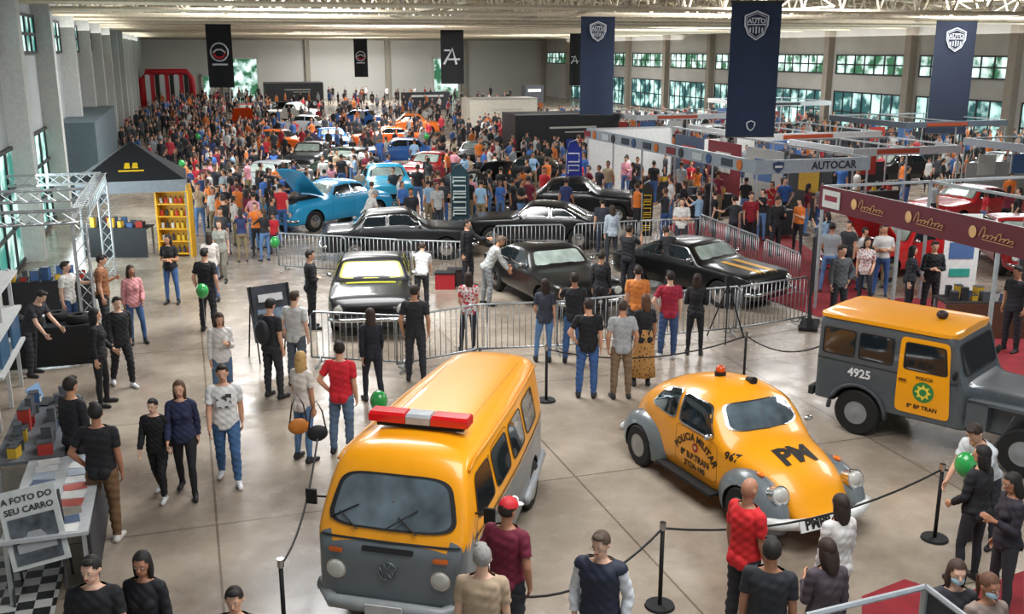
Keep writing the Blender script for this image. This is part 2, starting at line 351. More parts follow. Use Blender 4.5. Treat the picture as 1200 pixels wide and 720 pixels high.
def person(px,py,mode,h,face,pose,fem,hair,hc,top,slv,bot,label,shoe='202022',extra=(),loc=None,group=None,skin=None,z0=0):
    A=asset(pose,fem); L=loc or P(px,py,h*.98 if mode=='h' else z0); L=Vector((L.x,L.y,z0))
    r=E('person',label,'person',L,radians(face)-YAW,group); sc=h/1.753; r.scale=(sc,)*3
    sk=M(skin or random.choice(skins),.5)
    ob('body',A['body'],r,[sk,M('b9b5b0'),M('1a120e'),M('9a4a45')])
    ob('top',A[slv],r,[M(top,.8,var=.15) if isinstance(top,str) else top])
    ob('trousers',A['pants'],r,[M(bot,.8,var=.15)])
    for s in A['shoes']: ob('shoe',s,r,[M(shoe,.6)])
    if hair!='bald':
        if hair not in A['hair']: A['hair'][hair]=hair_mb(hair,A['HM']).mesh('hair',[M('222222')],True)
        ob('hair',A['hair'][hair],r,[M(hc,.7,var=.2,scale=40)])
    for x in extra:
        HM=A['HM']
        if x[0]=='cap':
            b=MB(); b.sph((0,.005,.145),(.092,.108,.096),0,16,10,Mx=HM,keep=lambda c:c.z>.14); b.sph((0,-.12,.15),(.07,.075,.012),1,12,4,Mx=HM)
            b.sph((0,-.06,.195),(.045,.06,.04),1,12,8,Mx=HM); b.build('cap',[M(x[1]),M(x[2])],r,True)
        if x[0]=='mask':
            b=MB(); b.sph((0,-.03,.055),(.062,.075,.052),0,14,8,Mx=HM,keep=lambda c:c.y<-.04); b.build('face_mask',M('a8c4d4'),r,True)
        if x[0]=='glasses':
            b=MB(); [b.tube([HM@Vector((s*.032+.022*cos(t),-.103,.112+.016*sin(t))) for t in[2*pi*j/12 for j in range(13)]],.002,4) for s in(-1,1)]; b.build('glasses',M('1a1a1a'),r)
        if x[0]=='vest': ob('vest',A['vest'],r,[M(x[1],.7)])
        if x[0]=='print':
            b=MB(); b.add([A['sk'][1]@Vector(((u-.5)*.2,-.146,.26+v*.2)) for u in(0,.5,1) for v in(0,1)],[(0,2,3,1),(2,4,5,3)]); b.build('shirt_print',mixmat('print'+x[1],x[1],top,14,.8,thr=(.45,.5)),r)
        if x[0]=='dress':
            b=MB(); TM=A['sk'][1]; b.rings([[TM@Vector((hw*(1+.05*sin(a*6))*cos(a),hd*(1+.05*sin(a*6))*sin(a),z-.92)) for a in[2*pi*j/36 for j in range(36)]] for z,hw,hd in((1.1,.14,.115),(.98,.18,.145),(.8,.20,.17),(.4,.23,.20),(.18,.25,.22))]); b.build('skirt',x[1],r,True)
        if x[0]=='backpack':
            b=MB(); b.sph((0,.2,.28),(.15,.10,.22),0,14,10,Mx=A['sk'][1]); b.build('backpack',M(x[1]),r,True)
    return r
def bag(px,py,z,col,label):
    p=P(px,py,z); r=E('shoulder_bag',label,'bag',p); b=MB(); b.sph((0,0,0),(.15,.06,.12),0,14,8); b.build('pouch',M(col,.6),r,True)
    b=MB(); b.tube([(-.12,0,.06),(-.08,0,.32),(0,0,.48),(.08,0,.32),(.12,0,.06)],.012,6); b.build('strap',M('3a2a20',.6),r,True)
BK='17181c'
leo=mixmat('leopard_print','1c120c','b5854a',17,.8,kind='vor',thr=(.22,.34))
flo=mixmat('floral_print','a8505a','d8d0cc',22,.8,kind='noise',thr=(.42,.48))
stp=mixmat('red_white_print','c03038','dcd8d4',16,.8,kind='noise',thr=(.46,.5))
PP=[
(128,634,'f',1.80,185,'hip',0,'short','1a1512',BK,'short','6e5236','man in black tee and brown trousers standing before the photo stall with his back turned','d8d4cc'),
(98,590,'f',1.78,150,'stand',0,'short','241a14','1d1d22','long','26262c','man in black sweater half hidden behind the man in brown trousers',),
(190,583,'f',1.45,-5,'walk',0,'short','1a1512',BK,'long',BK,'boy in black jacket and black trousers walking beside the woman in navy puffer jacket','cfcfcf'),
(221,580,'f',1.68,10,'walk',1,'long','5a3f2c','262c4a','long','1c1c22','woman in navy puffer jacket walking with a boy in black','191919'),
(270,566,'f',1.78,15,'walk',0,'short','2a1e16','dfdedc','short','41658f','bearded man in white printed tee and blue jeans walking down the aisle','e0e0e0',[('print','444444')]),
(264,476,'f',1.66,20,'phone',1,'long','3a271b','d9d5d0','long','56718f','woman in white hoodie and light jeans behind the man in the white printed tee',),
(161,403,'f',1.66,30,'shift',1,'long','2a1d16','d08f92','long','3e5f8c','woman in pink hoodie and jeans near the tyre stall',),
(246,388,'f',1.82,170,'pocket',0,'short','1a1512',BK,'short','23242a','tall man in black tee carrying a green balloon in the aisle',),
(203,356,'f',1.68,0,'cross',1,'long','1a1512',BK,'short','3f6294','woman in black top and blue jeans with folded arms by the yellow shelf',),
(126,395,'f',1.78,100,'phone',0,'short','1a1512','8a5a3a','short','2a2a30','man in brown tee browsing the tyre stall',),
(122,476,'f',1.72,95,'shift',1,'long','14100e','1a1a1e','long','1d1d22','woman all in black with long black hair standing at stall counter',),
(146,453,'f',1.70,40,'walk',0,'short','14100e','202024','long','1c1c20','young man in black hoodie walking past stall counter','dddddd'),
(86,400,'f',1.70,80,'point',0,'short','2a2018','d8d6d0','short','35507a','man in white shirt inside the tyre stall',),
(403,532,'f',1.76,170,'hip',0,'short','1c1511','cc2230','short','60758e','man in bright red tee and grey jeans seen from behind the yellow van',),
(359,541,'f',1.70,150,'shift',1,'long','c09a62','d9cfc4','short','5a7ba0','blonde woman in white top with orange bag beside the red tee man',),
(438,472,'f',1.70,200,'walk',1,'long','3a2a20','1a1c26','long','22242e','woman in black coat walking behind the red tee man',),
(350,452,'f',1.76,160,'pocket',0,'short','3a2a1e','c9cac8','short','55606a','man in pale grey tee waiting at the left end of the barriers',),
(322,466,'f',1.78,150,'phone',0,'short','1a1411','25262b','short','2c2d33','man in black tee with dark backpack beside the tilted poster board',None,[('backpack','1c1d22')]),
(367,385,'f',1.74,110,'cross',0,'short','1a1411','1a1a1f','long','202026','man in black leaning by the left side of the black coupe',),
(488,446,'f',1.80,175,'pocket',0,'short','2a1e16','26272c','short','2f3138','man in charcoal tee looking over the barriers at the black coupe',),
(550,412,'f',1.64,185,'shift',1,'long','2a1a12',stp,'short','2a2c38','woman in red and white top at the barriers',),
(495,362,'f',1.60,180,'lean',0,'short','3a2a1e','d6d6d4','short','33353c','man in white tee bending beside the black coupe',),
(548,337,'f',1.76,60,'point',0,'short','201814','1a1b20','long','26272e','man in black standing next to red toolboxes',),
(571,358,'f',1.76,100,'lean',0,'short','6a5a4a','aeb0ae','long','8a8f94','man in pale grey overalls wiping the side of the black show car',),
(688,466,'f',1.78,175,'hip',0,'short','2c2019',BK,'short','3b5f95','man in black tee and blue jeans with hand on hip watching the cars',),
(727,467,'f',1.76,185,'pocket',0,'short','3a2c22','9fa2a4','short','7d6850','man in light grey tee and khaki trousers watching the cars',),
(753,452,'f',1.70,190,'shift',1,'long','5a3a24','1c1c1f','short','1f1c1a','woman in long leopard print dress watching the cars',None,[('dress',leo)]),
(782,420,'f',1.76,180,'hip',0,'short','241a14','9c2038','short','3a5078','man in crimson tee and jeans among the watchers','c8c8c8'),
(813,416,'f',1.66,170,'cross',1,'long','2a1a12','1b1b1f','long','1e1e24','woman with long dark hair in black beside the crimson tee man',),
(638,424,'f',1.66,180,'shift',1,'long','2c1b13','3a3f4c','short','5f86b4','woman in dark top and pale jeans with long brown hair at the barriers',),
(672,426,'f',1.80,172,'point',0,'short','221812','1f2025','short','3f6496','tall man in dark tee and blue jeans beside the long brown hair woman',),
(703,384,'f',1.70,160,'stand',1,'short','241a14','1c1c22','long','26262c','person in black sweater leaning towards the middle show car',),
(745,410,'f',1.74,175,'stand',0,'short','241a14','d07f3c','short','33343c','man in orange tee among the watchers',),
(735,345,'f',1.74,150,'photo',0,'short','241a14','202126','short','26272e','man in black photographing the striped black car',),
(785,345,'f',1.74,200,'lean',0,'short','2a2018','1c1d22','long','26272e','person in black bending over the striped black car',),
(980,380,'f',1.78,10,'hip',0,'short','2c221b','55595c','long','282a30','man in grey jacket standing before the dark display board',),
(1010,360,'f',1.66,-20,'shift',1,'long','2a1c14',flo,'short','30323a','woman in floral white blouse right of the grey jacket man',),
(877,292,'f',1.74,0,'stand',0,'short','2a1c14','8d1c2c','short','24242c','man in dark red shirt behind the far barriers',),
(907,300,'f',1.76,20,'phone',0,'short','201612','1c1d22','long','22242a','man in black right of the dark red shirt man',),
(716,310,'f',1.70,190,'stand',1,'long','3a2a1e','a9b4be','long','30323a','woman in pale blue top by the rear barriers',),
(797,300,'f',1.72,-10,'cross',0,'short','2a1c14','d8d6d2','short','3a3c46','man in white shirt behind the striped black car',),
(594,592,'h',1.78,150,'pocket',0,'short','241a14','6a1830','short','2c2d35','man in maroon tee and red and white cap beside the yellow van',None,[('cap','c22028','d8d4d0')]),
(565,648,'h',1.74,175,'stand',0,'short','8d8a86','b09a80','short','4a4a50','grey-haired man in beige shirt next to the red capped man',),
(705,630,'h',1.76,-20,'pocket',0,'short','4a3a2e','cfd3d8','long','2c2e38','man in navy sleeveless vest over white shirt near stanchion post',None,[('vest','1b2236'),('glasses',)]),
(878,568,'h',1.80,120,'stand',0,'bald','1a1411','c81f24','short','2a2b32','man with shaved head in bright red tee beside the rounded yellow car',),
(905,640,'h',1.76,160,'stand',0,'short','1a1411','23262c','short','2c2d33','man in dark tee with close-cropped hair behind the red tee man',),
(986,586,'h',1.64,200,'stand',1,'long','2a1c14','cfcac6','long','2c2d35','woman with long dark hair in white top by the small yellow car',),
(972,640,'h',1.66,190,'phone',1,'long','2c1b12','4a4048','long','2c2d35','woman with long brown hair in plum top at bottom edge',),
(1152,528,'h',1.66,210,'shift',1,'long','17120f','1a1a1e','long','222228','woman in black with long black hair by right stanchion',),
(1165,488,'h',1.74,-60,'lean',0,'short','2a1c14','c4c8ca','short','2c2e38','man in pale shirt right of the jeep-like car',),
(1190,560,'h',1.66,-90,'phone',1,'long','17120f','26202a','long','2a2a30','woman in dark clothes at the right edge',),
(1122,664,'h',1.66,-10,'stand',1,'long','3a2418','2c2c34','long','2a2a30','masked woman in dark top at bottom right corner',None,[('mask',)]),
(1160,680,'h',1.64,10,'stand',1,'tail','5a3a26','8a7a70','long','2a2a30','masked woman in taupe top at bottom right corner',None,[('mask',)]),
(106,660,'h',1.74,5,'cross',0,'short','15110f','191a1e','short','22232a','young man in black tee at bottom left corner',),
(166,654,'h',1.66,-5,'stand',1,'long','17120f','1a1a20','long','22232a','woman in black with long dark hair at bottom left corner',),
(274,696,'h',1.60,0,'stand',0,'short','17120f','2a2a30','short','22232a','boy whose head shows at bottom edge left of the van',),
(1087,372,'f',1.76,0,'cross',0,'short','1a1411','1c1d22','long','22232a','man in black standing at the white banner stand',),
(1062,372,'f',1.66,60,'shift',1,'long','1a1411','26262e','long','22232a','woman in dark top left of the white banner stand',),
(1182,412,'f',1.76,-60,'pocket',0,'short','1a1411','2a2b31','short','22232a','man in charcoal tee at the right hand booth',),
(322,298,'f',1.22,0,'stand',0,'short','17120f','c02430','short','3a3c46','small child in red tee in the aisle',),
(285,292,'f',1.25,20,'walk',1,'tail','5a3a26','b45a8a','short','3a4c86','small girl in pink tee walking in the aisle',),
(262,330,'f',1.66,0,'walk',1,'long','4a3020','9a9a90','short','7a766a','woman in sand coloured clothes walking up the aisle',),
(40,440,'f',1.74,80,'lean',0,'short','201612','2b2c33','short','2a2b32','vendor in dark tee bending over the tyre table',),
(705,300,'f',1.72,180,'stand',0,'short','1a1411','30333c','short','2c3444','man in slate tee at the rear barriers',),
(430,284,'f',1.72,120,'lean',0,'short','8a8680','c8c6c2','short','444a56','man in white tee looking into the blue car',),
(483,285,'f',1.74,0,'stand',0,'short','1a1411','1c1d24','short','2a2b33','man in black between the blue pickup and the barriers',),
(513,275,'f',1.72,30,'stand',0,'short','4a3a2e','a8aaa8','short','30323a','man in grey tee near the tall advertising flag',),
(250,352,'f',1.70,200,'walk',1,'long','2a1c14','c8c0b8','long','3c5680','woman in cream top walking behind the tall man in black',),
]
taken=[]; rects=[]
for t in PP:
    t=list(t); sh=t[13] if len(t)>13 and t[13] else '202022'; ex=t[14] if len(t)>14 else ()
    o=person(*t[:12],t[12],shoe=sh,extra=ex); taken.append((o.location.x,o.location.y,.35))
bag(350,500,.85,'c8782c','orange leather shoulder bag hanging beside the blonde woman'); bag(372,508,.8,'1c1c20','black handbag hanging next to the red tee man')

# ---------------------------------------------------------------- vehicles
def linT(tb,x):
    if x<=tb[0][0]: return tb[0][1]
    for a,b in zip(tb,tb[1:]):
        if x<=b[0]: return a[1]+(b[1]-a[1])*(x-a[0])/(b[0]-a[0])
    return tb[-1][1]
class Hull:
    def __init__(s,L,W,T,zb=.28,belt=.9,sh=.05,k=.3,r=.12,p=2.6,pn=9,Wt=((0,1),(.1,1)),sm=.05):
        s.L,s.W,s.T,s.zb,s.belt,s.sh,s.k,s.r,s.p,s.pn,s.Wt,s.sm=L,W,T,zb,belt,sh,k,r,p,pn,Wt,sm
    def R(s,x): return linT(s.r,x) if isinstance(s.r,(list,tuple)) else s.r
    def Tz(s,x): return sum(linT(s.T,x+d*s.sm) for d in(-2,-1,0,1,2))/5
    def Wx(s,x):
        return s.W*sum(linT(s.Wt,x+d*.06) for d in(-1,0,1))/3*(max(0,1-min(abs(x)/(s.L/2+.001),1)**s.pn))**(1/s.pn)
    def tum(s,z):
        v=1.
        if z<.5: v-=.10*((.5-z)/.22)**2*.8
        if z>s.belt: q=min(1,(z-s.belt)/.07); v-=s.sh*q*q*(3-2*q)+s.k*(z-s.belt)
        return max(v,.2)
    def yv(s,x,z):
        T=s.Tz(x)
        if z>=T: return 0
        u=(T-z)/s.R(x); e=1 if u>=1 else (1-(1-u)**s.p)**(1/s.p)
        return s.Wx(x)*s.tum(z)*e
    def zt(s,x,y):
        T=s.Tz(x); f=min(.999,abs(y)/max(.01,s.Wx(x)*s.tum(T))); return T-s.R(x)*(1-(1-f**s.p)**(1/s.p))
    def xf(s,y,z,sg=1,x0=0):
        a,b=x0,sg*s.L/2
        for _ in range(22):
            m=(a+b)/2
            if s.yv(m,z)>=abs(y): a=m
            else: b=m
        return a
    def mesh(s,mats,fcol=None,arches=(),dark=1,ns=44):
        h=s.L/2; X=[-h*cos(pi*i/ns)*.4-h*(1-2*i/ns)*.6 for i in range(ns+1)]
        X=sorted(X+[-h*.985,h*.985]); R=[]
        for x in X:
            r_=s.R(x); T=s.Tz(x); z0=s.zb+.04; z1=max(T-r_,z0+.05); hf=[(0,s.zb),(s.Wx(x)*s.tum(z0)*.9,s.zb)]
            for i in range(9): z=z0+(z1-z0)*i/8; hf.append((s.Wx(x)*s.tum(z),z))
            for i in range(1,8):
                a=pi/2*i/7; z=T-r_*(1-sin(a)**(2/s.p)); z=max(z,z1); hf.append((s.Wx(x)*s.tum(z)*max(0,cos(a))**(2/s.p),z))
            R.append([Vector((x,y,z)) for y,z in hf]+[Vector((x,-y,z)) for y,z in hf[-2:0:-1]])
        mb=MB(); mb.rings([r[::-1] for r in R]); me=mb.mesh('body',mats)
        if arches:
            cu=MB()
            for ax,az,ar in arches:
                for sg in(-1,1): cu.cyl((ax,sg*(s.W-.26),az),(ax,sg*(s.W+.3),az),ar,n=28)
            o=bpy.data.objects.new('a',me); c=bpy.data.objects.new('c',cu.mesh('c')); COL.objects.link(o); COL.objects.link(c)
            md=o.modifiers.new('b','BOOLEAN'); md.operation='DIFFERENCE'; md.object=c; md.solver='EXACT'; bpy.context.view_layer.update()
            me=bpy.data.meshes.new_from_object(o.evaluated_get(bpy.context.evaluated_depsgraph_get())); bpy.data.objects.remove(o); bpy.data.objects.remove(c)
            me.name='body'; me.materials.clear()
            for m in mats: me.materials.append(m)
        for p in me.polygons:
            c=p.center; mi=fcol(c) if fcol else 0
            for ax,az,ar in arches:
                if sqrt((c.x-ax)**2+(c.z-az)**2)<ar*1.01 and abs(c.y)<s.yv(c.x,max(c.z,.33))-.01: mi=dark
            p.material_index=mi; p.use_smooth=True
        me.set_sharp_from_angle(angle=radians(38)); return me
    def pt(s,kind,a,b,off,sg):
        if kind=='side': return (a,sg*(s.yv(a,b)+off),b)
        if kind=='end': return (s.xf(a,b,sg)+off*sg,a,b)
        return (a,b,s.zt(a,b)+off)
    def patch(s,kind,cor,off=.008,sg=1,m=5,r0=0,r1=1,nr=5,mb=None,n=32):
        mb=mb or MB(); R=[]
        for i in range(nr+1):
            r=r0+(r1-r0)*i/nr; r=max(r,.02); ring=[]
            for j in range(n):
                t=2*pi*j/n; c_,s_=cos(t),sin(t); u=r*math.copysign(abs(c_)**(2/m),c_); v=r*math.copysign(abs(s_)**(2/m),s_)
                U,V=(u+1)/2,(v+1)/2
                a=[cor[0][q]*(1-U)*(1-V)+cor[1][q]*U*(1-V)+cor[2][q]*U*V+cor[3][q]*(1-U)*V for q in(0,1)]
                ring.append(s.pt(kind,a[0],a[1],off,sg))
            R.append(ring)
        mb.rings(R,cap=False); return mb
chrome=M('c8c8c8',.18,1); glass=M('1a2226',.06,0,coat=.8); paleglass=M('98a49c',.1,0,coat=.6,var=.3,scale=3); frontglass=M('56636a',.06,0,coat=.9,var=.55,scale=2.6); rubber=M('141414',.8); dark=M('0c0c0d',.7); lampm=M('c4c4bc',.12,coat=.6); redl=M('b01414',.3); oran=M('e0701a',.3); seamm=M('1a1a1a',.8)  # frontglass: mottled grey puts reflection and cabin tones into the colour
def wheel(root,x,y,r,w,hub=chrome,hr=.6):
    s=1 if y>0 else -1
    def lathe(prof,mi,mb):
        mb.rings([[(x+q*cos(t),y+s*d,r+q*sin(t)) for t in[2*pi*j/24 for j in range(24)]] for d,q in prof],mi)
    mb=MB(); lathe([(-w/2,r*.62),(-w/2,r*.92),(-w*.35,r),(w*.35,r),(w/2,r*.92),(w/2,r*.64)],0,mb); o=mb.build('wheel',rubber,root,True,40)
    mb=MB(); lathe([(w*.3,r*hr*1.05),(w*.52,r*hr),(w*.5,r*hr*.8),(w*.62,r*hr*.4),(w*.66,.02)],0,mb); mb.build('hubcap',hub,o,True,40)
def win(root,h,kind,cor,name,sg=1,fr=chrome,off=.008,m=5,gl=None):
    o=h.patch(kind,cor,off,sg,m=m).build(name,gl or glass,root,True); h.patch(kind,cor,off+.004,sg,m=m,r0=.97,r1=1.05,nr=1).build('window_trim',fr,o); return o
def bumper(root,h,z,sg,name,mat,out=.07,rr=.05,wf=.95):
    W=h.W*wf; b=MB(); b.tube([(h.xf(y,z+.05,sg)+sg*out,y,z) for y in[W*t/6 for t in range(-6,7)]],rr,8); return b.build(name,mat,root,True)
def disc(root,h,y,z,sg,r,name,mat,ring=None,off=.0):
    x=h.xf(y,z,sg)+sg*off; b=MB(); b.cyl((x-sg*.08,y,z),(x+sg*.02,y,z),r,n=20); b.sph((x+sg*.02,y,z),(.02,r*.97,r*.97)); o=b.build(name,mat,root,True,40)
    if ring: b=MB(); b.cyl((x-sg*.08,y,z),(x+sg*.012,y,z),r*1.15,n=20); b.build('lamp_ring',ring,o,True,40)
SP={
'muscle':dict(L=4.6,W=.9,r=.10,belt=.93,k=.42,T=[(-2.3,.74),(-2.2,.90),(-1.6,.96),(-.85,1.33),(-.1,1.38),(.28,1.36),(.74,.98),(2.05,.90),(2.26,.84),(2.3,.6)],ws=(1.01,1.30,.70,.60),sw=[[(-.38,.99),(.56,.99),(.28,1.27),(-.38,1.29)],[(-1.25,.99),(-.46,.99),(-.46,1.29),(-.85,1.23)]],wx=(-1.3,1.38),wr=.33,cowl=.80),
'sedan':dict(L=4.5,W=.86,r=.10,belt=.95,k=.4,T=[(-2.25,.72),(-2.15,.93),(-1.35,.98),(-.95,1.40),(.15,1.45),(.35,1.41),(.85,1.0),(2.1,.93),(2.2,.8),(2.25,.6)],ws=(1.03,1.36,.66,.56),sw=[[(-.3,1.02),(.65,1.02),(.42,1.33),(-.3,1.36)],[(-1.1,1.02),(-.38,1.02),(-.38,1.36),(-.92,1.32)]],wx=(-1.3,1.35),wr=.33,cowl=.9),
'fifties':dict(L=4.8,W=.93,r=.22,belt=1.05,k=.5,T=[(-2.4,.65),(-2.25,.98),(-1.4,1.08),(-.9,1.52),(0,1.6),(.3,1.55),(.8,1.14),(2.0,1.08),(2.3,.95),(2.4,.6)],ws=(1.18,1.46,.66,.55),sw=[[(-.25,1.15),(.6,1.15),(.34,1.42),(-.25,1.46)],[(-1.0,1.15),(-.33,1.15),(-.33,1.46),(-.8,1.4)]],wx=(-1.45,1.5),wr=.36,cowl=.85),
'pickup':dict(L=4.7,W=.90,r=.16,belt=1.1,k=.4,T=[(-2.35,1.0),(-.55,1.02),(-.45,1.62),(.3,1.7),(.55,1.62),(.85,1.18),(2.1,1.1),(2.3,.95),(2.35,.6)],ws=(1.22,1.55,.66,.56),sw=[[(-.35,1.2),(.6,1.2),(.42,1.5),(-.35,1.52)]],wx=(-1.45,1.45),wr=.38,cowl=.85),
}
CARS={}
cars_at=[]
def car(spec,C0,phi,col,label,hood=False,stripe=None,group=None,cat='car',trim=None):
    loc=C0; rz=radians(phi)-YAW; cars_at.append((loc.x,loc.y,2.2)); drk=int(col[:2],16)<40; paint=M(col,.3 if not drk else .35,0,coat=.35 if drk else .7,var=.03)
    k=(spec,hood,stripe,trim)
    if k in CARS: return dup(CARS[k],loc,rz,label,group,paint)
    s=SP[spec]; r=E('car',label,cat,loc,rz,group); CARS[k]=r; tr_=M(trim,.4) if trim else chrome
    h=Hull(s['L'],s['W'],s['T'],belt=s['belt'],k=s['k'],r=s['r'])
    ob('body',h.mesh([paint,dark],None,[(x,s['wr'],s['wr']+.06) for x in s['wx']]),r)
    z0,z1,yb,yt=s['ws']; win(r,h,'end',[(-yb,z0),(yb,z0),(yt,z1),(-yt,z1)],'windscreen',1,tr_,gl=paleglass,m=8); win(r,h,'end',[(-yb,z0),(yb,z0),(yt,z1),(-yt,z1)],'rear_window',-1,m=8)
    for c in s['sw']:
        for sg in(1,-1): win(r,h,'side',c,'side_window',sg,tr_,m=8)
    bumper(r,h,.45,1,'front_bumper',chrome); bumper(r,h,.48,-1,'rear_bumper',chrome)
    h.patch('end',[(-.5,.55),(.5,.55),(.5,.74),(-.5,.74)],.012).build('grille',M('2a2a2a',.3,.8),r)
    for y in(-.66,.66): disc(r,h,y,.66,1,.09,'headlight',lampm,chrome)
    for y in(-1,1): h.patch('end',[(y*.45-.15,.62),(y*.45+.15,.62),(y*.45+.15,.74),(y*.45-.15,.74)],.015,-1).build('taillight',redl,r)
    for x in s['wx']:
        for y in(-1,1): wheel(r,x,y*(s['W']-.12),s['wr'],.2)
    for sg in(-1,1):
        c=s['sw'][0]; xx=c[1][0]; b=MB(); b.sph((xx-.05,sg*(s['W']+.06),c[0][1]+.06),(.05,.08,.05)); b.build('wing_mirror',chrome,r,True)
        zz=s['belt']; h.patch('side',[(c[0][0]-.05,.42),(xx+.12,.42),(xx+.12,zz),(c[0][0]-.05,zz)],.004,sg,m=12,r0=.985,r1=1,nr=1,n=48).build('door_seam',seamm,r)
        if trim: h.patch('side',[(-2.0,.60),(2.0,.60),(2.0,.70),(-2.0,.70)],.006,sg,m=20,n=60).build('side_stripe',tr_,r)
    if trim:
        h.patch('top',[(.95,-.55),(1.05,-.55),(1.05,.55),(.95,.55)],.006,m=20).build('cowl_stripe',tr_,r)
    if stripe:
        for y in(-.22,.22):
            h.patch('top',[(.95,y-.09),(2.2,y-.09),(2.2,y+.09),(.95,y+.09)],.006,m=20).build('hood_stripe',M(stripe,.4),r)
    if hood:
        cx=s['cowl']; T=h.Tz(cx+.1); b=MB(); L=(s['L']/2-cx-.1)*.9; a=radians(48); nx=8; R=[]
        for i in range(nx+1):
            t=i/nx; x=cx+.05+L*t*cos(a); z=T+.02+L*t*sin(a)-.08*t*t; w=h.W*(.80-.1*t)
            R.append([Vector((x,w*u,z+.06*(1-u*u))) for u in(-1,-.5,0,.5,1)]+[Vector((x+.03,w*u,z-.03+.05*(1-u*u))) for u in(1,.5,0,-.5,-1)])
        b.rings(R); b.build('hood',paint,r,True,40)
        h.patch('top',[(cx+.1,-.6),(h.L/2-.2,-.6),(h.L/2-.2,.6),(cx+.1,.6)],.01,m=12).build('engine_bay',dark,r)
        b=MB(); zz=h.Tz(1.5); b.box((1.5,0,zz),(.6,.45,.14)); b.cyl((1.5,0,zz+.06),(1.5,0,zz+.18),.18,n=20); b.build('engine',M('9a9a98',.3,.9),r)
    return r
YE='ec9c0e'; GY='646c70'
yel=M(YE,.36,coat=.4,var=.02); gry=M(GY,.38,coat=.4,var=.03)
ink=M('1a1510',.6)
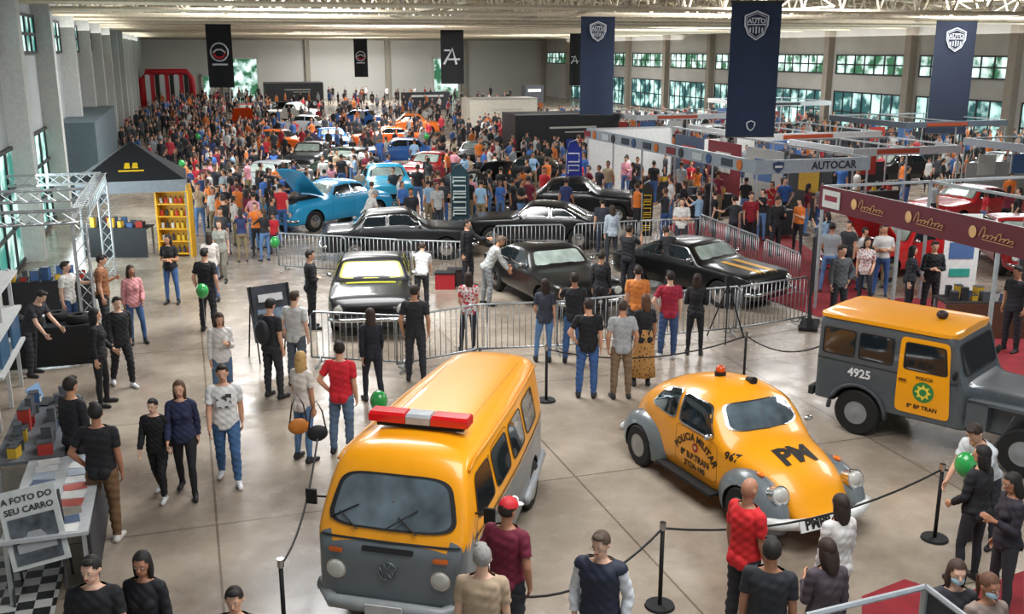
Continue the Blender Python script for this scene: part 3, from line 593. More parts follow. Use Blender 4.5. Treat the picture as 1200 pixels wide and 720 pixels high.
# --- van
def van():
    r=E('police_van','yellow and grey police minibus with red and white roof light bar','van',C(-.74,11.52),radians(-104)-YAW); cars_at.append((r.location.x,r.location.y,2.4))
    h=Hull(4.45,.85,[(-2.225,1.70),(-2.1,1.88),(-1.8,1.94),(1.55,1.95),(1.74,1.90),(1.86,1.76),(2.10,1.24),(2.19,1.14),(2.225,.9)],zb=.3,belt=1.15,sh=.0,k=.26,r=.16,p=2.6,pn=12,Wt=((-2.225,.80),(-1.2,.90),(-.2,.97),(1,1)),sm=.03)
    ob('body',h.mesh([yel,gry,dark],lambda c:1 if c.z<1.10 else 0,[(-1.22,.33,.40),(1.18,.33,.40)],2,60),r)
    ws=[(-.70,1.22),(.70,1.22),(.58,1.72),(-.58,1.72)]
    h.patch('end',ws,.012,nr=8).build('windscreen',frontglass,r,True)
    h.patch('end',ws,.018,r0=.965,r1=1.04,nr=1).build('windscreen_seal',M('1c1c1c',.6),r)
    win(r,h,'end',[(-.5,1.25),(.5,1.25),(.45,1.68),(-.45,1.68)],'rear_window',-1,M('1c1c1c'))
    for sg in(1,-1):
        for x0,x1 in((1.05,1.72),(.25,.92),(-.57,.10),(-1.42,-.72)):
            tx=x1-.16 if x1>1.5 else x1
            win(r,h,'side',[(x0,1.24),(x1,1.24),(tx,1.66),(x0,1.66)],'side_window',sg,M('24241f',.5),m=7)
        for x0,x1 in((.98,1.85),(.16,.95)):
            h.patch('side',[(x0,.45),(x1,.45),(x1-.03,1.7 if x0<.5 else 1.2),(x0,1.7)],.004,sg,m=14,r0=.985,r1=1,nr=1,n=56).build('door_seam',seamm,r)
        b=MB(); b.cyl((1.05,sg*.88,1.05),(1.17,sg*.88,1.05),.014); b.build('door_handle',chrome,r)
        b=MB(); y=sg*.80; b.tube([(1.75,y,1.32),(1.85,sg*.95,1.36)],.012,6); b.box((1.86,sg*.99,1.36),(.03,.12,.17)); b.build('wing_mirror',dark,r)
        h.patch('side',[(-2.0,1.09),(1.9,1.09),(1.9,1.115),(-2.0,1.115)],.006,sg,m=20,n=60).build('belt_moulding',M('2a2b2c',.4),r)
        b=MB(); b.tube([(x,sg*(h.yv(x,h.Tz(x)-.17)+.012),h.Tz(x)-.15) for x in[-2.0+3.7*i/20 for i in range(21)]],.018,6); b.build('drip_rail',M('cc860c',.4),r,True)
    h.patch('end',[(-.76,1.085),(.76,1.085),(.76,1.11),(-.76,1.11)],.008,1,m=20,n=60).build('belt_moulding',M('2a2b2c',.4),r)
    for y in(-.57,.57): disc(r,h,y,.76,1,.095,'headlight',lampm,chrome,-.005); h.patch('end',[(y-.08,.95),(y+.08,.95),(y+.08,1.0),(y-.08,1.0)],.015).build('turn_signal',M('b8581c',.4),r)
    h.patch('end',[(-.28,1.0),(.28,1.0),(.28,1.05),(-.28,1.05)],.01,m=14).build('air_vent',dark,r)
    zc=.80; x=h.xf(0,zc)+.012; b=MB(); q=.1; b.tube([(x,q*cos(t),zc+q*sin(t)) for t in[2*pi*j/24 for j in range(25)]],.008,6)
    b.tube([(x,-.04,zc+.09),(x,0,zc+.01),(x,.04,zc+.09)],.008,6); b.tube([(x,-.085,zc+.04),(x,-.04,zc-.085),(x,0,zc-.01),(x,.04,zc-.085),(x,.085,zc+.04)],.008,6); b.build('front_emblem',M('7c8284',.3,.6),r,True)
    b=MB(); b.tube([(h.xf(max(-.8,min(.8,y)),.5)+.07 if abs(y)<.82 else h.xf(.8,.5)-.12,y,.42) for y in[-.88,-.84,-.6,-.3,0,.3,.6,.84,.88]],.075,8); b.build('front_bumper',M('8f9394',.4),r,True)
    bumper(r,h,.42,-1,'rear_bumper',M('8f9394',.4),.06,.07)
    MB().box((h.xf(0,.5)+.16,0,.42),(.02,.4,.13)).build('number_plate',M('b8b8b8'),r)
    for y in(-.35,.3):
        b=MB(); b.tube([(h.xf(y,1.2)+.03,y,1.2),(h.xf(y-.2,1.34)+.03,y-.22,1.34)],.008,5); b.tube([(h.xf(y-.3,1.27)+.03,y-.32,1.27),(h.xf(y-.02,1.42)+.03,y-.02,1.42)],.009,5); b.build('wiper',dark,r)
    for x in(-1.22,1.18):
        for y in(-1,1): wheel(r,x,y*(.73 if x>0 else .66),.33,.19,M('b8b8b4',.3,.6))
    bx=1.10
    MB().box((bx,0,1.98),(.10,1.0,.05)).build('light_bar_base',dark,r)
    o=MB().box((bx,0,2.02),(.14,1.12,.02)).build('light_bar',M('8a8a8a',.3,.6),r)
    for y,w,m in((-.36,.42,M('c4181c',.15,em=.12,coat=.6)),(.36,.42,M('c4181c',.15,em=.12,coat=.6)),(0,.28,M('a8acb0',.15,coat=.6))):
        b=MB(); b.rings([[Vector((bx+sx*.11*k,y+sy*w/2*k2,z)) for sx,sy in((-1,-1),(1,-1),(1,1),(-1,1))] for z,k,k2 in((2.02,1,1),(2.10,1,1),(2.13,.75,.95))]); b.build('lamp_lens',m,o)
    for y in(-.45,.45): h.patch('top',[(-1.6,y-.008),(.9,y-.008),(.9,y+.008),(-1.6,y+.008)],.006,m=20,n=60).build('roof_rib',M('cc860c',.4),r)
van()
# --- beetle
def beetle():
    r=E('police_car','rounded yellow police car with grey wings and black door lettering','car',C(3.12,13.22),radians(-65)-YAW); cars_at.append((r.location.x,r.location.y,2.2))
    h=Hull(3.9,.76,[(-1.95,.50),(-1.86,.76),(-1.65,1.0),(-1.35,1.22),(-1.0,1.39),(-.6,1.50),(-.2,1.55),(.05,1.54),(.25,1.50),(.38,1.43),(.66,1.12),(.78,1.05),(1.15,.98),(1.5,.87),(1.75,.68),(1.9,.46),(1.95,.40)],zb=.26,belt=.96,sh=.01,k=.28,r=[(-1.9,.30),(-1,.33),(-.4,.27),(.30,.25),(.8,.24),(1.95,.26)],p=2.3,pn=7,Wt=((-1.95,.64),(-1.2,.90),(-.6,.98),(.45,1.0),(.95,.86),(1.4,.76),(1.95,.60)),sm=.05)
    ob('body',h.mesh([yel,dark],ns=80),r)
    win(r,h,'end',[(-.57,1.12),(.57,1.12),(.49,1.41),(-.49,1.41)],'windscreen',m=5,gl=frontglass); win(r,h,'end',[(-.36,1.14),(.36,1.14),(.30,1.34),(-.30,1.34)],'rear_window',-1,m=4)
    for sg in(1,-1):
        win(r,h,'side',[(-.30,1.0),(.52,1.0),(.28,1.38),(-.30,1.41)],'side_window',sg,m=7); win(r,h,'side',[(-1.04,1.02),(-.39,1.0),(-.39,1.41),(-.82,1.32)],'side_window',sg,m=6)
        h.patch('side',[(-.34,.40),(.60,.40),(.58,.97),(-.34,.97)],.003,sg,m=10,r0=.988,r1=1,nr=1,n=56).build('door_seam',seamm,r)
        for x,L,Wd,nm in((1.22,.64,.27,'front_wing'),(-1.20,.64,.26,'rear_wing')):
            b=MB(); b.sph((x,sg*.61,.37),(L,Wd,.44),0,36,24)
            b.v=[(vx,vy,max(vz,.2)) for vx,vy,vz in b.v]
            me=b.mesh(nm,[gry]); bm=bmesh.new(); bm.from_mesh(me); bmesh.ops.remove_doubles(bm,verts=bm.verts,dist=.003); bm.to_mesh(me); bm.free()
            o=bpy.data.objects.new('a',me); cu=MB(); cu.cyl((x,sg*.64,.29),(x,sg*1.1,.29),.35,n=28); c=bpy.data.objects.new('c',cu.mesh('c')); COL.objects.link(o); COL.objects.link(c)
            md=o.modifiers.new('b','BOOLEAN'); md.operation='DIFFERENCE'; md.object=c; bpy.context.view_layer.update()
            m2=bpy.data.meshes.new_from_object(o.evaluated_get(bpy.context.evaluated_depsgraph_get())); bpy.data.objects.remove(o); bpy.data.objects.remove(c)
            m2.materials.clear(); m2.materials.append(gry); m2.materials.append(dark)
            for p in m2.polygons: p.use_smooth=True; p.material_index=1 if sqrt((p.center.x-x)**2+(p.center.z-.29)**2)<.355 else 0
            m2.set_sharp_from_angle(angle=radians(40)); ob(nm,m2,r)
        MB().box((0,sg*.78,.28),(1.3,.18,.04)).build('running_board',dark,r)
        d0=Vector((1.52,sg*.60,.60)); dd=Vector((.93,0,.36)).normalized()
        b=MB(); b.cyl(d0,d0+dd*.22,.13,n=24); b.build('lamp_ring',chrome,r,True,40)
        b=MB(); b.cyl(d0+dd*.18,d0+dd*.228,.112,n=24); b.sph(d0+dd*.225,(.045,.105,.105)); b.build('headlight',lampm,r,True,40)
        b=MB(); b.sph((1.34,sg*.62,.82),(.07,.035,.03)); b.build('turn_signal',oran,r,True)
        b=MB(); b.sph((.52,sg*.84,1.06),(.03,.07,.045)); b.build('wing_mirror',chrome,r,True)
        for x in(-1.20,1.22): wheel(r,x,sg*.75,.31,.16,M('9a9b9a',.4,.5),.55)
        def mp(cx,cz,s_=sg): return lambda x,y:(cx-x*s_,s_*(h.yv(cx-x*s_,cz+y)+.009),cz+y)
        def arc(cx,cz,rr,s_=sg):
            def f(x,y):
                X=cx-s_*(rr+y)*sin(x/rr); Z=cz+(rr+y)*cos(x/rr)-rr; return (X,s_*(h.yv(X,Z)+.009),Z)
            return f
        textmap('lettering','POLICIA MILITAR',.14,arc(.13,.88,.52),ink,r,.035)
        textmap('lettering','8º B.P.TRAN',.125,mp(.13,.60),ink,r,.04); textmap('lettering','2ªCIA-190',.115,mp(.13,.47),ink,r,.04); textmap('lettering','967',.14,mp(.82,.86),ink,r,.03)
        o=h.patch('side',[(.07,.69),(.20,.69),(.20,.82),(.07,.82)],.009,sg,m=2).build('door_emblem',M('9a2a20'),r); h.patch('side',[(.11,.73),(.16,.73),(.16,.78),(.11,.78)],.012,sg,m=2).build('emblem_centre',M('d8c8a0'),o)
    textmap('lettering','PM',.42,lambda x,y:(1.26-y,x,h.zt(1.26-y,x)+.008),ink,r,.045)
    b=MB(); b.tube([(1.98-.25*abs(t)**3,t*.80,.36) for t in[-1,-.85,-.6,-.3,0,.3,.6,.85,1]],.075,8); b.build('front_bumper',M('d4d4d0',.3),r,True)
    Rp=Matrix.Rotation(radians(-25),4,'Y'); po=Vector((2.07,-.30,.42))
    o=MB().box(po,(.02,.56,.16),Mx=Rp).build('number_plate',M('d0d0cc'),r)
    textmap('lettering','PMPR',.17,lambda x,y:po+Rp@Vector((.014,x,y)),ink,o,.05)
    b=MB(); b.tube([(-1.98+.25*abs(t)**3,t*.78,.40) for t in[-1,-.85,-.6,-.3,0,.3,.6,.85,1]],.05,8); b.build('rear_bumper',M('c9cac8',.3),r,True)
    b=MB(); b.cyl((-.4,0,1.51),(-.4,0,1.58),.08,n=16); o=b.build('beacon',dark,r); b=MB(); b.sph((-.4,0,1.61),(.07,.07,.07)); b.build('beacon_lens',M('c04a14',.2),o,True)
    b=MB(); b.cyl((-.05,.2,1.55),(.1,.2,1.56),.035,.06); b.build('siren_horn',dark,r)
beetle()
# --- jeep
def jeep():
    r=E('police_jeep','grey boxy off-road police car with yellow roof and yellow door','car',C(6.92,14.95),radians(-43)-YAW); cars_at.append((r.location.x,r.location.y,2.2))
    h=Hull(3.9,.79,[(-1.95,1.80),(-1.92,1.88),(.12,1.92),(.20,1.84),(.38,1.22),(.44,1.17),(1.88,1.12),(1.95,.98)],zb=.46,belt=1.22,sh=.015,k=.06,r=.055,p=3,pn=40,Wt=((.42,1),(.52,.72),(1.95,.64)),sm=.012)
    gd=M('4a5054',.4,coat=.4)
    ob('body',h.mesh([gd,dark],None,[(-1.2,.36,.45)],1,70),r)
    h2=Hull(2.16,.80,[(-1.08,1.90),(1.08,1.93)],zb=1.80,belt=1.22,sh=.0,k=.04,r=.07,p=2.6,pn=14,sm=.01)
    me=h2.mesh([yel],None,(),0,20); 
    for v in me.vertices: v.co.x-=.88; v.co.z=1.80+(v.co.z-1.80)*1.1
    ob('roof_panel',me,r)
    win(r,h,'end',[(-.64,1.28),(.64,1.28),(.62,1.74),(-.62,1.74)],'windscreen',1,dark,m=10)
    win(r,h,'end',[(-.55,1.28),(.55,1.28),(.52,1.68),(-.52,1.68)],'rear_window',-1,dark,m=10)
    for sg in(1,-1):
        h.patch('side',[(-.60,.58),(.24,.58),(.14,1.76),(-.60,1.76)],.012,sg,m=14,n=48).build('door',yel,r,True); 
        win(r,h,'side',[(-.51,1.27),(.14,1.27),(.08,1.68),(-.51,1.68)],'door_window',sg,dark,.02,m=12)
        for x0,x1 in((-1.24,-.70),(-1.84,-1.32)): win(r,h,'side',[(x0,1.27),(x1,1.27),(x1,1.68),(x0,1.68)],'side_window',sg,dark,m=12)
        h.patch('side',[(-1.93,1.16),(.3,1.16),(.3,1.18),(-1.93,1.18)],.008,sg,m=20,n=60).build('belt_moulding',M('2c3032'),r)
        b=MB(); b.box((1.20,sg*.67,.98),(1.45,.28,.05)); b.box((1.9,sg*.67,.85),(.06,.28,.30)); b.box((.62,sg*.67,.78),(.30,.28,.42)); b.build('front_wing',gd,r)
        b=MB(); b.tube([(-1.2+.47*cos(t),sg*.81,.36+.47*sin(t)) for t in[pi*j/12 for j in range(13)]],.035,6); b.build('wheel_arch',M('3c4043'),r,True)
        for x in(-1.2,1.3): wheel(r,x,sg*.70,.37,.23,M('8e9192',.4,.3),.5)
        b=MB(); b.sph((.3,sg*.93,1.36),(.03,.1,.08)); b.build('wing_mirror',dark,r,True)
        b=MB(); b.cyl((1.93,sg*.45,.88),(1.98,sg*.45,.88),.1,n=16); b.build('headlight',lampm,r)
        MB().box((-.50,sg*.83,1.10),(.12,.02,.03)).build('door_handle',chrome,r)
        S=lambda cx,cz,o=.02,s_=sg:(lambda x,y:(cx-x*s_,s_*(h.yv(cx-x*s_,cz+y)+o),cz+y))
        textmap('lettering','4925',.19,S(-1.2,1.02,.012),M('d8d8d8'),r,.03); X=-.18
        dr=h.patch('side',[(X-.16,.79),(X+.16,.79),(X+.16,1.11),(X-.16,1.11)],.018,sg,m=2).build('door_emblem',M('2f7a3a'),r)
        b=MB(); f=S(X,.95,.026); 
        star=[]; 
        for j in range(16): q=.13 if j%2==0 else .08; star.append(f(q*cos(j*pi/8),q*sin(j*pi/8)))
        b.add(star+[f(0,0)],[(j,(j+1)%16,16) for j in range(16)]); b.build('emblem_star',M('e0c840'),dr)
        b=MB(); b.add([f(.055*cos(j*pi/6),.055*sin(j*pi/6)) for j in range(12)],[tuple(range(12))]); o=b.build('emblem_centre',M('2f7a3a'),dr); o.location.y=sg*.006
        textmap('lettering','8º BP TRAN',.09,S(X,.70),ink,r,.03); textmap('lettering','POLICIA',.07,S(X,1.16),ink,r,.03)
    for x,n in((-2.02,'rear_bumper'),(2.03,'front_bumper')): MB().box((x,0,.55),(.08,1.5,.14)).build(n,M('2a2c2e'),r)
    b=MB(); b.rings([[(-1.97+d,.35+q*cos(t),1.0+q*sin(t)) for t in[2*pi*j/20 for j in range(20)]] for d,q in((0,.2),(0,.35),(-.18,.35),(-.2,.2))]); b.build('spare_wheel',rubber,r)
    b=MB(); b.sph((-.3,0,2.0),(.09,.09,.07)); b.build('roof_beacon',M('2a1a1c'),r,True)
jeep()
CL=[('muscle',C(-3.25,22.9),-84,'0c0d10','black coupe with yellow-green side stripe behind the front barriers at left',False,None,'c4bc20'),
('muscle',C(.9,24.3),-66,'0e0d0c','black coupe in the middle of the fenced show area',False,None),
('muscle',C(4.7,25.0),-50,'0c0d0f','black coupe with yellow hood stripes at the right of the fenced area',False,'d8a018'),
('fifties',P(388,262),-128,'2592c0','blue fifties sedan with its hood open',True,None),
('pickup',P(452,240),-75,'2a96b8','blue pickup parked behind the blue sedan',False,None),
('muscle',P(632,286),172,'101113','long black car behind the rear barriers',False,None),
('sedan',P(468,300),8,'121317','black sedan between the rear barriers and the left coupe',False,None),
('sedan',P(318,228),-112,'8a8e92','silver sedan left of the dark green sedan',False,None),
('fifties',P(406,212),-104,'26342e','dark green old sedan in the middle rows',False,None),
('muscle',P(560,240),-60,'121216','black car with hood open next to the tall flag',True,None),
('sedan',P(508,214),-115,'9a1a20','red sedan partly hidden in the middle rows',False,None),
('muscle',P(618,218),165,'16171a','black coupe further back in middle rows',False,None),
('sedan',P(470,193),-170,'2a62aa','blue sedan in the middle rows',False,None),
('muscle',P(455,174),-165,'e8601c','orange coupe in the far rows',False,None),
('muscle',P(388,176),-70,'2a6ab4','blue coupe in the far rows',False,None),
('sedan',P(318,180),170,'e86a1e','orange sedan at the left of the far rows',False,None),
('sedan',P(356,158),175,'c9ccce','white sedan in the far rows',False,None),
('pickup',P(286,160),-75,'d84a1a','orange pickup with raised hood in the far rows',True,None),
('fifties',P(478,159),-170,'e07026','orange old sedan behind the orange coupe',False,None),
('sedan',P(290,141),-80,'c0281e','red sedan at the far left aisle',False,None),
('pickup',P(345,143),-20,'d2d3d0','white pickup in the far rows',False,None),
('muscle',P(560,196),-100,'1a1b1f','black coupe right of the blue sedan',False,None),
('sedan',P(420,150),170,'2a66b0','blue sedan in the farthest row',False,None),
('fifties',P(676,258),-10,'101013','black old car with chrome bumpers near the booth',False,None),
('sedan',P(366,199),-95,'33363a','charcoal sedan in the middle rows',False,None),
('muscle',P(1052,318),-150,'b81c20','red coupe with hood up beyond the red booth',True,None),
('sedan',P(1188,312),-100,'9e1a1e','red sedan by the white banner stand',False,None),
('muscle',P(1130,262),-150,'b01a1e','red coupe behind the red booth sign',False,None),
('sedan',P(1045,215),-160,'1c1e22','black sedan near the right wall',False,None),
('sedan',P(1170,215),-160,'3a3c40','grey sedan near the right wall',False,None),
('sedan',P(745,162),-170,'202226','black sedan far right of the trailer',False,None),
('muscle',P(830,172),-170,'8a8c90','silver coupe by the right wall windows',False,None),
('sedan',P(690,146),-170,'c8c8c8','white sedan in the far right rows',False,None),
('muscle',P(970,185),-165,'e0e0de','white coupe near the right wall',False,None),
]
for t in CL: car(*t[:5],hood=t[5],stripe=t[6],group='show cars on display',trim=t[7] if len(t)>7 else None)
def trailer(loc,L,col,label,group=None):
    r=E('trailer',label,'trailer',loc,0,group); MB().box((0,0,1.65),(L,2.4,2.0)).build('box_body',M(col,.5),r); MB().box((0,0,.6),(L*.95,1.8,.15)).build('chassis',dark,r)
    b=MB(); b.box((0,-1.22,2.62),(L,.04,.06)); b.box((0,-1.22,.68),(L,.04,.06)); b.build('edge_trim',M('9a9a98',.4),r)
    b=MB(); b.box((L*.05,-1.22,1.9),(L*.45,.03,.10)); b.box((L*.12,-1.22,1.65),(L*.3,.03,.06)); b.build('side_marking',M('b8b8b0'),r)
    for x in(-L*.35,L*.35,L*.22):
        for y in(-1,1): wheel(r,x,y*1.0,.42,.25)
    rects.append((loc.x-L/2,loc.x+L/2,loc.y-1.3,loc.y+1.3)); return r
trailer(P(656,188),6.0,'15171b','long black exhibition trailer behind the middle rows'); trailer(P(585,158),5,'c8c2b4','cream box trailer in the far rows'); trailer(P(345,126),6,'1c1d20','black trailer near the back wall')

# ---------------------------------------------------------------- barriers, stanchions
galv=M('a6aaac',.35,.7); bmesh_={}
def barrier(a,b,label,group):
    d=b-a; n=max(1,round(d.length/2.15)); an=math.atan2(d.y,d.x)
    if not bmesh_:
        L=2.05; fr=MB(); fr.tube([(-L/2,0,.16),(-L/2,0,1.0),(-L/2+.08,0,1.08),(L/2-.08,0,1.08),(L/2,0,1.0),(L/2,0,.16),(-L/2,0,.16)],.021,6)
        ba=MB(); [ba.cyl((-L/2+L*i/17,0,.16),(-L/2+L*i/17,0,1.08),.009,n=5) for i in range(1,17)]
        ft=MB(); ft.tube([(0,-.28,.02),(0,-.05,.05),(0,0,.2),(0,.05,.05),(0,.28,.02)],.018,6)
        bmesh_['f']=fr.mesh('frame',[galv],True); bmesh_['b']=ba.mesh('bars',[galv],True); bmesh_['t']=ft.mesh('foot',[galv],True)
    for i in range(n):
        p=a+d*((i+.5)/n); r=E('crowd_barrier',label,'barrier',(p.x,p.y,0),an,group); ob('frame',bmesh_['f'],r); ob('bars',bmesh_['b'],r)
        for x in(-.85,.85): f=ob('foot',bmesh_['t'],r); f.location.x=x
def bline(pts,label,group):
    for a,b in zip(pts,pts[1:]): barrier(P(*a),P(*b),label,group)
bline([(372,428),(478,434),(560,418),(650,414)],'grey steel crowd barrier in the front row before the black coupes','front row barriers')
bline([(650,414),(760,402),(868,392),(938,380)],'grey steel crowd barrier behind the group of watchers','watchers row barriers')
bline([(330,318),(480,328),(532,330)],'grey steel crowd barrier left of the advertising flag','left rear barriers')
bline([(575,308),(665,306),(755,300),(815,298)],'grey steel crowd barrier in the rear row behind the black coupes','rear row barriers')
bline([(820,292),(885,322),(945,352)],'grey steel crowd barrier along the red carpet','carpet side barriers')
def stanchion(p,label):
    r=E('stanchion',label,'stanchion',p); b=MB(); b.cyl((0,0,0),(0,0,.03),.17,.16,n=24); b.build('base',dark,r); b=MB(); b.cyl((0,0,.03),(0,0,.98),.024); b.build('post',dark,r,True); b=MB(); b.cyl((0,0,.93),(0,0,1.02),.036,n=16); b.build('head',chrome,r)
S={'a':P(773,711),'b':P(1095,632),'c':P(335,760),'d':P(871,452),'e':P(640,470),'f':P(590,800)}
for k,l in(('a','black stanchion post between the van and small yellow car'),('b','black stanchion post at right beside the woman in black'),('c','black stanchion post left of the van'),('d','black stanchion post behind the small yellow car'),('e','black stanchion post right of the van rear')): stanchion(S[k],l)
def rope(a,b,label):
    m=MB(); m.tube([a.lerp(b,t/12)+Vector((0,0,.95-.28*4*(t/12)*(1-t/12))) for t in range(13)],.013,6); tag(m.build('barrier_rope',dark,None,True),label,'rope')
rope(S['a'],S['b'],'black rope sagging in front of the small yellow car'); rope(S['f'],S['a'],'black rope between the van and the middle stanchion'); rope(S['c'],C(-2.6,12.6),'black rope left of the van'); rope(S['e'],S['d'],'black rope behind the small yellow car'); rope(S['d'],P(975,455),'black rope towards the jeep-like car'); rope(S['b'],P(1180,560),'black rope at right edge')

# ---------------------------------------------------------------- banners
def banner(x0,x1,y0,y1,col,label,kind,fwd=None):
    fwd=fwd or 1.5*1218/(58-y0); a=Q(x0,y0,fwd); b_=Q(x1,y0,fwd); c=Q((x0+x1)/2,y1,fwd); w=(b_-a).length; zt=a.z; hgt=zt-c.z
    m=(a+b_)/2; r=E('hanging_banner',label,'banner',(m.x,m.y,c.z),-YAW)
    b=MB(); nx=10; nz=8; vs=[];fs=[]
    f=lambda x,z:-.04*sin(x/w*7)*(1-z/hgt)
    for sd in(0,.02):
        for i in range(nx+1):
            for j in range(nz+1): x=-w/2+w*i/nx; z=hgt*j/nz; vs.append((x,f(x,z)+sd,z))
    N=(nx+1)*(nz+1)
    for s in(0,N):
        for i in range(nx):
            for j in range(nz): q=s+i*(nz+1)+j; fs.append((q,q+nz+1,q+nz+2,q+1))
    b.add(vs,fs); b.build('cloth',M(col,.8,scale=1.5),r,True)
    b=MB(); b.cyl((-w/2-.05,0,hgt),(w/2+.05,0,hgt),.04); b.build('top_bar',M('333333'),r); b=MB(); b.cyl((-w/2,0,0),(w/2,0,0),.03); b.build('bottom_bar',M('333333'),r)
    b=MB()
    for x in(-w*.4,w*.4): b.cyl((x,0,hgt),(x,0,hgt+1.3),.012,n=4)
    b.build('hanging_cord',M('333333'),r)
    wm=M('cfd3da',.7); s=w*.23; zc=hgt-.18*w-1.2*s
    if kind=='shield':
        out=[(-1,.8),(-.5,1.0),(0,1.2),(.5,1.0),(1,.8),(.98,0),(.65,-.75),(0,-1.2),(-.65,-.75),(-.98,0),(-1,.8)]
        b=MB(); b.tube([(x*s,-.07,zc+z*s) for x,z in out],s*.07,5); b.tube([(x*s*.84,-.07,zc+z*s*.84) for x,z in out],s*.03,4)
        for i in range(-2,3): b.box((i*s*.26,-.07,zc-.38*s),(s*.10,.02,s*(.62-.1*abs(i))))
        b.box((0,-.07,zc+.08*s),(s*1.55,.02,s*.08)); b.box((0,-.07,zc+.62*s),(s*.9,.02,s*.06)); b.build('shield_emblem',wm,r)
        textflat('lettering','AUTO',s*.56,(0,-.08,zc+.36*s),(1,0,0),(0,0,1),wm,r,.02)
        if y1-y0>150: b=MB(); b.tube([(x*s*.35,-.07,.22*w+z*s*.35) for x,z in out],s*.06,5); b.build('small_emblem',wm,r)
    elif kind=='ring':
        z0=hgt*.55; q=w*.34; b=MB(); b.tube([(q*cos(t),-.07,z0+q*sin(t)) for t in[2*pi*j/20 for j in range(21)]],q*.09,5)
        b.tube([(-q*.7,-.07,z0-q*.05),(-q*.3,-.07,z0+q*.28),(q*.25,-.07,z0+q*.28),(q*.7,-.07,z0-.05*q)],q*.10,5); b.build('round_emblem',wm,r)
        b=MB(); b.tube([(q*.62*cos(t),-.07,z0-q*.1+q*.55*sin(t)) for t in[pi+pi*j/10 for j in range(11)]],q*.12,5); b.build('red_stroke',M('c02a30'),r)
        MB().box((0,-.07,z0-q*1.4),(w*.6,.02,w*.07)).build('caption_strip',wm,r)
    else:
        z0=hgt*.48; u=w*.18; b=MB()
        b.tube([(-2*u,-.07,z0-u*1.7),(.1*u,-.07,z0+u*2.0),(1.0*u,-.07,z0-u*1.7)],u*.3,5); b.tube([(-1.0*u,-.07,z0-.5*u),(1.9*u,-.07,z0-.5*u)],u*.22,5); b.tube([(-1.9*u,-.07,z0+u*1.6),(-.5*u,-.07,z0+u*1.6)],u*.2,5); b.build('angular_emblem',wm,r)
banner(681,721,18,135,'1d2a42','narrow navy shield banner nearest the hall centre','shield'); banner(858,917,2,160,'1f2d47','largest navy shield banner','shield'); banner(1098,1146,24,157,'1c2538','navy shield banner at far right','shield')
banner(240,270,27,102,'16181d','black banner with round emblem at far left','ring'); banner(414,430,46,90,'15171b','small black banner on the back wall','ring',110); banner(516,543,33,98,'17181c','black banner with angular white emblem above the back rows','num'); banner(668,681,38,100,'17181c','narrow black banner partly behind the navy banner','num')

# ---------------------------------------------------------------- booths
alu=M('b4b8ba',.35,.6); whp=M('bcbdbb',.6)
def booth(name,label,x0,x1,y0,y1,h,fh,fcol,sides,post=.05,step=3.):
    rects.append((x0,x1,y0,y1)); r=E(name,label,'exhibition booth',(x0,y0,0)); L,D=x1-x0,y1-y0
    nx=max(1,round(L/step)); ny=max(1,round(D/step)); pts=set()
    for i in range(nx+1): pts|={(L*i/nx,0),(L*i/nx,D)}
    for i in range(ny+1): pts|={(0,D*i/ny),(L,D*i/ny)}
    for x,y in sorted(pts): MB().box((x,y,h/2),(post,post,h)).build('post',alu,r)
    b=MB(); 
    for y in(0,D): b.box((L/2,y,h-.03),(L,.06,.06))
    for x in [L*i/nx for i in range(nx+1)]: b.box((x,D/2,h-.03),(.06,D,.06))
    b.build('top_beam',alu,r)
    for s in sides:
        if s=='f': c,d=(L/2,-.05,h-fh/2),(L+.1,.04,fh)
        if s=='l': c,d=(-.05,D/2,h-fh/2),(.04,D+.1,fh)
        if s=='B': c,d=(L/2,D,h/2),(L,.04,h)
        if s=='R': c,d=(L,D/2,h/2),(.04,D,h)
        MB().box(c,d).build('fascia' if s in'fl' else 'wall_panel',M(fcol) if s in 'fl' else (whp if s=='B' else M('3c4046')),r)
    return r
def table(p,rz,L,D,hgt,top,label,skirt=None,group=None):
    r=E('table',label,'table',p,rz,group); MB().box((0,0,hgt-.02),(L,D,.04)).build('tabletop',top,r)
    for x in(-1,1):
        for y in(-1,1): MB().box((x*(L/2-.05),y*(D/2-.05),(hgt-.04)/2),(.05,.05,hgt-.04)).build('leg',alu,r)
    if skirt: MB().box((0,-D/2-.01,hgt/2),(L,.02,hgt-.05)).build('table_skirt',skirt,r)
    return r
def goods(p,L,D,z,rz,n,group,label,name='product_box',cols=('c8c8c4','2a2c30','a83228','3a5a86','d0a830','50545a'),hmax=.3):
    for i in range(n):
        s=(random.uniform(.1,.2),random.uniform(.08,.18),random.uniform(.08,hmax)); u=-L/2+.14+(L-.28)*((i//2)+.5)/((n+1)//2); v=(-.22 if i%2 else .22)*D
        r=MB(); r.box((0,0,s[2]/2),s); r.box((0,0,s[2]+.006),(s[0]*1.03,s[1]*1.03,.012),1); o=r.build(name,[M(random.choice(cols)),M('3a3c40')]); q=Matrix.Rotation(rz,4,'Z')@Vector((u,v,0)); o.location=Vector((p.x,p.y,z))+q; o.rotation_euler=(0,0,rz+random.uniform(-.3,.3)); tag(o,label,'product box',group)
r=booth('exhibition_booth','long white framed booth with round logo signs on its fascia',16.6,20.6,27.2,41,2.7,.42,'8f989f','flB')
textflat('lettering','AUTOCAR',.34,(2.7,-.09,2.48),(1,0,0),(0,0,1),M('1c2430'),r,.02)
for i in range(7):
    y=.9+i*2.0; b=MB(); b.cyl((-.08,y,2.48),(-.11,y,2.48),.17,n=20); b.build('round_logo',M(['c0682a','33507a','2a2e34'][i%3]),r); MB().box((-.09,y+.8,2.48),(.02,.7,.24)).build('logo_panel',M(['303a46','b8bcbe','7a2430','303a46'][i%4]),r)
